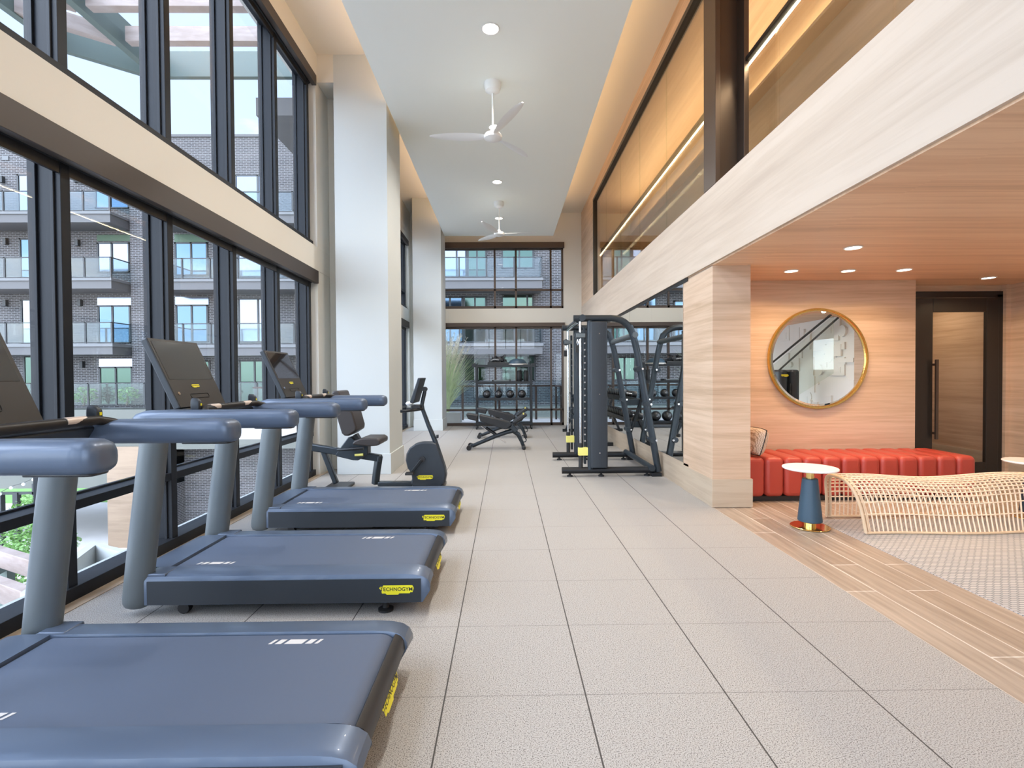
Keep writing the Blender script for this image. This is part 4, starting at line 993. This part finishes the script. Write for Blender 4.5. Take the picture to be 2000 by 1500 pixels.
# windows: px0, px1, top, bottom, split, pane material
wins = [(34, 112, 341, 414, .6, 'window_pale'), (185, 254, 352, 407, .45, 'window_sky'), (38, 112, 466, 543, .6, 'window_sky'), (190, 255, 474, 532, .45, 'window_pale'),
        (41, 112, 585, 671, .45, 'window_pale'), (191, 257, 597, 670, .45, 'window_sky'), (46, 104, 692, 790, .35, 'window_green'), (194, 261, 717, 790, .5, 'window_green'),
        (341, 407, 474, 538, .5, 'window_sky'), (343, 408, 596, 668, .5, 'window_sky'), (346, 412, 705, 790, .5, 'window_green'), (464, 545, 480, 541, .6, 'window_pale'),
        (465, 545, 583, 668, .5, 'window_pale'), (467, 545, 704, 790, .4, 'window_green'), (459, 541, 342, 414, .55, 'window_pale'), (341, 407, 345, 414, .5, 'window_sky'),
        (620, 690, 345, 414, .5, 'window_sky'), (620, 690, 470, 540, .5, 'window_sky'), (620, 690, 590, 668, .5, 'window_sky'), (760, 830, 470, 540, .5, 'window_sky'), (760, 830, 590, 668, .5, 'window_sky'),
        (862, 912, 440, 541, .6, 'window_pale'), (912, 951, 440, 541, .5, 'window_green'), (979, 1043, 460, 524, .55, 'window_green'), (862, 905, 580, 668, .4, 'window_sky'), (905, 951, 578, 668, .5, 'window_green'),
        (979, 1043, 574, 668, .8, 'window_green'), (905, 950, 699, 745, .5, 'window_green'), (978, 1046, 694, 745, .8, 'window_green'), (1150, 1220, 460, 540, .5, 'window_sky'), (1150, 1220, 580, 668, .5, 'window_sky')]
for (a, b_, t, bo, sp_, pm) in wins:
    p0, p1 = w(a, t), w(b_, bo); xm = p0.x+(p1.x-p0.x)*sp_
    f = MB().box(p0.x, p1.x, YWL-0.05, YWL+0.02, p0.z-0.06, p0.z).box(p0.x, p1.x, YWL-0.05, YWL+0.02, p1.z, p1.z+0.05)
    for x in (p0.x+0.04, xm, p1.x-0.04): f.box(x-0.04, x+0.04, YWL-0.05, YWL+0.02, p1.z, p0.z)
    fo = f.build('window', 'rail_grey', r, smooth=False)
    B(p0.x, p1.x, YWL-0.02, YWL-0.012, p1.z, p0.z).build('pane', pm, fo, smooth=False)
for (a, b_, t, bo) in ((190, 255, 459, 471), (191, 257, 581, 596), (341, 407, 458, 473), (343, 408, 580, 595), (194, 260, 701, 716)):
    p0, p1 = w(a, t), w(b_, bo); B(p0.x, p1.x, YWL-0.03, YWL-0.01, p1.z, p0.z).build('transom', 'green_blind' if t < 470 else 'window_pale', r, smooth=False)
for (px, py) in ((7, 352), (150, 351), (14, 702-230), (154, 475), (14, 592), (159, 592), (163, 712), (292, 496), (577, 348), (436, 472), (436, 588), (438, 704)):
    p = w(px, py); B(p.x-0.07, p.x+0.07, YWL-0.16, YWL, p.z-0.15, p.z+0.15).build('wall_lamp', 'rail_grey', r, smooth=False)
p = w(11, 309); B(p.x-0.15, p.x+0.15, YWL-0.03, YWL, p.z-0.1, p.z+0.1).build('vent', 'ledge_grey', r, smooth=False)
# balconies
def balcony(xa, xb, z_rail, z_ledge, zf0, zf1, posts=True, pitch=1.27):
    ba = B(xa, xb, YBL, YWL-0.002, zf0, zf1).build('balcony', 'slab_grey', r, smooth=False)
    B(xa-0.04, xb+0.04, YBL-0.05, YWL-0.002, zf1, z_ledge).build('ledge', 'ledge_grey', ba, smooth=False)
    rl = MB().box(xa, xb, YBL+0.0, YBL+0.05, z_rail-0.04, z_rail).box(xa, xa+0.05, YBL, YWL, z_rail-0.04, z_rail).box(xb-0.05, xb, YBL, YWL, z_rail-0.04, z_rail)
    rl.box(xa, xb, YBL+0.01, YBL+0.04, z_ledge+0.03, z_ledge+0.06); n_p = max(1, round((xb-xa)/pitch))
    for i in range(n_p+1):
        x = xa+0.03+(xb-xa-.06)*i/n_p; rl.box(x-0.035, x+0.035, YBL, YBL+0.06, z_ledge, z_rail)
    for x in (xa+0.03, xb-0.03): rl.box(x-0.03, x+0.03, YWL-0.15, YWL-0.09, z_ledge, z_rail)
    rl.build('railing', 'rail_grey', ba, smooth=False)
    B(xa+0.03, xb-0.03, YBL+0.02, YBL+0.03, z_ledge+0.05, z_rail-0.04).box(xa+0.02, xa+0.03, YBL+0.06, YWL-0.1, z_ledge+0.05, z_rail-0.04).box(xb-0.03, xb-0.02, YBL+0.06, YWL-0.1, z_ledge+0.05, z_rail-0.04).build('glass_guard', 'glass_balcony', ba, smooth=False)
    return ba
f_ = lambda px, py: at(px, py, YBL)
for zr, zl, z1_, z0_ in ((372, 413, 418, 434), (501.5, 543, 548, 563.5), (629, 671, 677, 692.5)):
    balcony(f_(-110, 0).x, f_(207, 0).x, f_(150, zr).z, f_(150, zl).z, f_(150, z0_).z, f_(150, z1_).z)
    balcony(f_(290, 0).x, f_(1056, 0).x, f_(600, zr).z-0.03, f_(600, zl).z-0.03, f_(600, z0_).z-0.03, f_(600, z1_).z-0.03)
rl = MB(); zr, zl = f_(200, 748).z, f_(200, 791).z; xa, xb = f_(-150, 0).x, f_(1150, 0).x
rl.box(xa, xb, YBL, YBL+0.05, zr-0.04, zr)
for i in range(25):
    x = f_(156.5, 0).x + (i-3)*1.27; rl.box(x-0.035, x+0.035, YBL, YBL+0.06, zl, zr)
ba = rl.build('terrace_railing', 'rail_grey', r, smooth=False)
B(xa, xb, YBL+0.02, YBL+0.03, zl, zr-0.04).build('glass_guard', 'glass_balcony', ba, smooth=False)

def leaves(n, c, R_, size, seed, shape=None):
    rn = random.Random(seed); mb = MB(); vs = []; fs = []
    for i in range(n):
        while True:
            p = Vector((rn.uniform(-1, 1), rn.uniform(-1, 1), rn.uniform(-1, 1)))
            if p.length < 1 and rn.random() < .25+.75*p.length: break
        k = 1+.25*sin(p.x*5+seed)*cos(p.z*6)
        p = Vector((c[0]+p.x*R_[0]*k, c[1]+p.y*R_[1]*k, c[2]+p.z*R_[2]))
        u = Vector((rn.uniform(-1, 1), rn.uniform(-1, 1), rn.uniform(-.6, .6))).normalized(); v = u.cross(Vector((rn.uniform(-1, 1), rn.uniform(-1, 1), 1))).normalized()
        s_ = size*rn.uniform(.6, 1.3); k0 = len(vs)
        vs += [p-u*s_, p+v*s_*.45, p+u*s_, p-v*s_*.45]; fs.append((k0, k0+1, k0+2, k0+3))
    mb.add(vs, fs); return mb
def shrub(name, x, y, zb, h, rad, seed, label, size=.09, n=1500):
    o = thing(name, label, 'shrub', (x, y, zb))
    leaves(n, (x, y, zb+h*.58), (rad, rad, h*.45), size, seed).build('foliage', 'leaf', o, smooth=False)
    MB().tube([(x, y, zb), (x+.05, y, zb+h*.4), (x-.03, y+.03, zb+h*.75)], [.05, .035, .015], 8).build('stem', 'bark', o)
    return o
shrub('courtyard_shrub', at(42, 0, 19).x, 19, -6.3, 3.3, .85, 3, 'leafy light green shrub below the window beside the dark gate post', n=2600)
shrub('courtyard_shrub', at(105, 0, 21).x, 21, -6.3, 1.5, .45, 5, 'small green shrub by the white column in the courtyard', n=500)
shrub('courtyard_shrub', at(4, 0, 17).x, 17, -6.3, 2.2, .6, 9, 'green shrub at the left picture edge in the courtyard', n=900)
for i, px in enumerate((150, 235, 350, 410, 560)):
    shrub('balcony_shrub', at(px, 0, 23.8).x, 23.75, zl-0.05, .85, .5, 20+i, ['potted greenery behind the terrace glass, farthest left', 'potted greenery behind the terrace glass below the wide window', 'potted greenery seen between the near console and the mullion', 'potted greenery just left of the fourth mullion', 'potted greenery at the right end of the terrace by the white jamb'][i], size=.07, n=350)
r = thing('garden_gate', 'dark steel gate frame in the courtyard', 'gate', (at(10, 0, 22).x, 22, -6.3))
for px in (-20, 12): p = at(px, 0, 22); B(p.x-0.1, p.x+0.1, 21.9, 22.1, -6.3, at(0, 962, 22).z).build('post', 'rail_grey', r, smooth=False)
B(at(-20, 0, 22).x, at(50, 0, 22).x, 21.95, 22.05, at(0, 966, 22).z, at(0, 961, 22).z).build('top_bar', 'rail_grey', r, smooth=False)
B(at(44, 0, 22).x, at(50, 0, 22).x, 21.95, 22.05, -6.3, at(0, 945, 22).z).build('post', 'rail_grey', r, smooth=False)
r = thing('string_lights', 'string of bulbs hanging across the courtyard', 'string lights', (at(30, 0, 18).x, 18, at(30, 945, 18).z))
sp_ = [at(px, py, 18) for px, py in ((-30, 975), (0, 962), (22, 950), (46, 943), (66, 934), (90, 925), (120, 915))]
MB().tube(sp_, 0.008, 6).build('cable', 'ink', r)
for p in sp_[1:6]: MB().sphere((p.x, p.y, p.z-0.05), 0.06, 10).build('bulb', 'lamp_rim', r)

# pergola boards below the window
for i, (pa, pb) in enumerate((((-8.6, 8.3), (-6.1, 7.08)), ((-8.3, 7.5), (-5.85, 6.31)), ((-8.0, 6.7), (-5.6, 5.54)))):
    o = MB().bar((pa[0], pa[1], -1.42), (pb[0], pb[1], -1.42), 0.14, 0.26).build('pergola_board', 'wood_board', None, bevel=0.004)
    tag(o, ['brown timber pergola board below the window, farthest of three', 'brown timber pergola board below the window, middle of three', 'brown timber pergola board below the window, nearest of three'][i], 'beam', 'pergola boards below the window')
r = thing('pergola_stand', 'grey steel frame carrying the boards below the window', 'frame', (-6.9, 6.6, -6.3))
for a_, b_ in (((-6.35, 7.4), (-5.95, 5.5)), ((-8.5, 8.6), (-7.9, 6.3))):
    MB().bar((a_[0], a_[1], -1.70), (b_[0], b_[1], -1.70), 0.1, 0.28).build('frame_beam', 'steel_green', r)
    for p in (a_, b_): B(p[0]-0.07, p[0]+0.07, p[1]-0.07, p[1]+0.07, -6.3, -1.84).build('post', 'steel_green', r, smooth=False)
r = thing('concrete_planter', 'tall grey concrete planter with a sharp rim outside the near window', 'planter', (-5.0, 6.1, -6.3))
po = [(-5.87, 7.15), (-4.75, 6.62), (-4.2, 5.0), (-5.25, 5.45)]
pi_ = [(-5.70, 7.0), (-4.83, 6.56), (-4.35, 5.18), (-5.15, 5.52)]
n4 = 4; mb = MB()
ou = lambda z: [(x, y, z) for x, y in po]; inn = lambda z: [(x, y, z) for x, y in pi_]
mb.loft([ou(-6.3), ou(-0.92), inn(-0.92), inn(-1.3)]).build('planter_body', 'concrete', r, smooth=False)

# steel and timber canopy above
r = thing('entrance_canopy', 'grey green steel canopy with timber slats high outside the window', 'canopy', (-5, 8, 6.9))
B(-7.0+.55, -3.0, 9.35, 9.45, 6.9, 7.36).build('edge_beam', 'steel_green', r, smooth=False)
def vb(a_, b_, z0, z1, wd, nm, m_): return MB().loft([[(a_[0], a_[1], z0), (b_[0], b_[1], z0), (b_[0], b_[1], z1), (a_[0], a_[1], z1)], [(a_[0]+wd[0], a_[1]+wd[1], z0), (b_[0]+wd[0], b_[1]+wd[1], z0), (b_[0]+wd[0], b_[1]+wd[1], z1), (a_[0]+wd[0], a_[1]+wd[1], z1)]]).build(nm, m_, r, smooth=False)
vb((-6.45, 9.35), (-7.36, 8.63), 6.9, 7.36, (-.07, .08), 'edge_beam', 'steel_green')
vb((-7.36, 8.63), (-7.40, 3.0), 6.9, 7.36, (-.12, 0), 'edge_beam', 'steel_green')
vb((-6.30, 9.35), (-6.26, 3.0), 6.9, 7.36, (-.12, 0), 'cross_beam', 'steel_green')
for k, y in enumerate((8.40, 7.62, 6.84, 6.06, 5.28, 4.5)):
    B(-6.2, -3.0, y, y+0.15, 6.92, 7.16).build('timber_slat', 'wood_board', r, smooth=False)
    vb((-6.40, y+0.02), (-7.36, y-.66), 6.92, 7.16, (-.06, .13), 'timber_slat', 'wood_board')
for x in (-3.1,): B(x-.1, x+.1, 3.0, 9.4, 7.16, 7.4).build('wall_plate', 'steel_green', r, smooth=False)

# terrace beyond the far window
struct('floor_terrace', B(-8, 4, YB+0.25, 16.4, -0.35, -0.01), 'courtyard')
r = thing('terrace_railing', 'bronze post and glass railing on the terrace beyond the far window', 'railing', (0, 16, 0))
for x in (-6.06, -4.89, -3.72, -2.55, -1.38, -0.21, 0.96): B(x-0.035, x+0.035, 15.98, 16.04, 0, 1.06).build('post', 'rail_bronze', r, smooth=False)
B(-8, 1.62, 15.97, 16.05, 1.05, 1.10).box(1.56, 1.64, 14.4, 16.05, 1.05, 1.10).build('top_rail', 'rail_bronze', r, smooth=False)
for y in (14.5, 15.98): B(1.57, 1.63, y, y+0.06, 0, 1.06).build('post', 'rail_bronze', r, smooth=False)
B(-8, 1.6, 16.0, 16.012, 0.08, 1.04).box(1.594, 1.606, 14.5, 16.0, 0.08, 1.04).build('glass_guard', 'glass_balcony', r, smooth=False)
r = thing('feather_grass', 'tall feathery ornamental grass on the terrace at the left of the far window', 'plant', (-1.85, 15.1, 0))
rn = random.Random(11); bl = MB(); pl = MB()
for i in range(620):
    a = rn.uniform(0, 2*pi); out = rn.uniform(.05, 1.0)**.8; h = rn.uniform(1.1, 2.4); x0_, y0_ = -1.85+rn.uniform(-.12, .12), 15.1+rn.uniform(-.12, .12)
    pts = []
    for j in range(6):
        t = j/5; pts.append((x0_+cos(a)*out*(t**1.6)*1.05, y0_+sin(a)*out*(t**1.6)*.6, 0.25+h*(t-.18*out*t*t)))
    rings = []
    for j, p in enumerate(pts):
        w_ = 0.012*(1-j/5.5); rings.append([(p[0]-w_, p[1], p[2]), (p[0]+w_, p[1]+w_*.5, p[2])])
    vs = [q_ for rg in rings for q_ in rg]; bl.add(vs, [(2*j, 2*j+1, 2*j+3, 2*j+2) for j in range(5)])
for i in range(60):
    a = rn.uniform(0, 2*pi); out = rn.uniform(.15, .9); h = rn.uniform(2.0, 2.55)
    P_ = [Vector((-1.85+cos(a)*out*(t**1.5)*1.05, 15.1+sin(a)*out*(t**1.7)*.5, 0.25+h*t-.12*out*t*t)) for t in (0, .35, .7, .85, 1.0)]
    pl.tube(P_, [0.004, 0.004, 0.006, 0.006, 0.002], 4)
    for j in range(60):
        t = rn.uniform(0.0, 1); p = P_[2].lerp(P_[4], t); d_ = Vector((rn.uniform(-1, 1), rn.uniform(-1, 1), rn.uniform(.1, 1.2))).normalized()*rn.uniform(.04, .13)*(1.1-t*.6)
        pl.add([p, p+d_+Vector((.007, 0, 0)), p+d_*1.02-Vector((.007, 0, 0))], [(0, 1, 2)])
bl.build('blades', 'grass_blade', r, smooth=False); pl.build('plumes', 'plume', r, smooth=False)
B(-2.5, -1.35, 14.8, 15.45, -0.01, 0.32).build('trough', 'concrete', r, smooth=False, bevel=0.01)
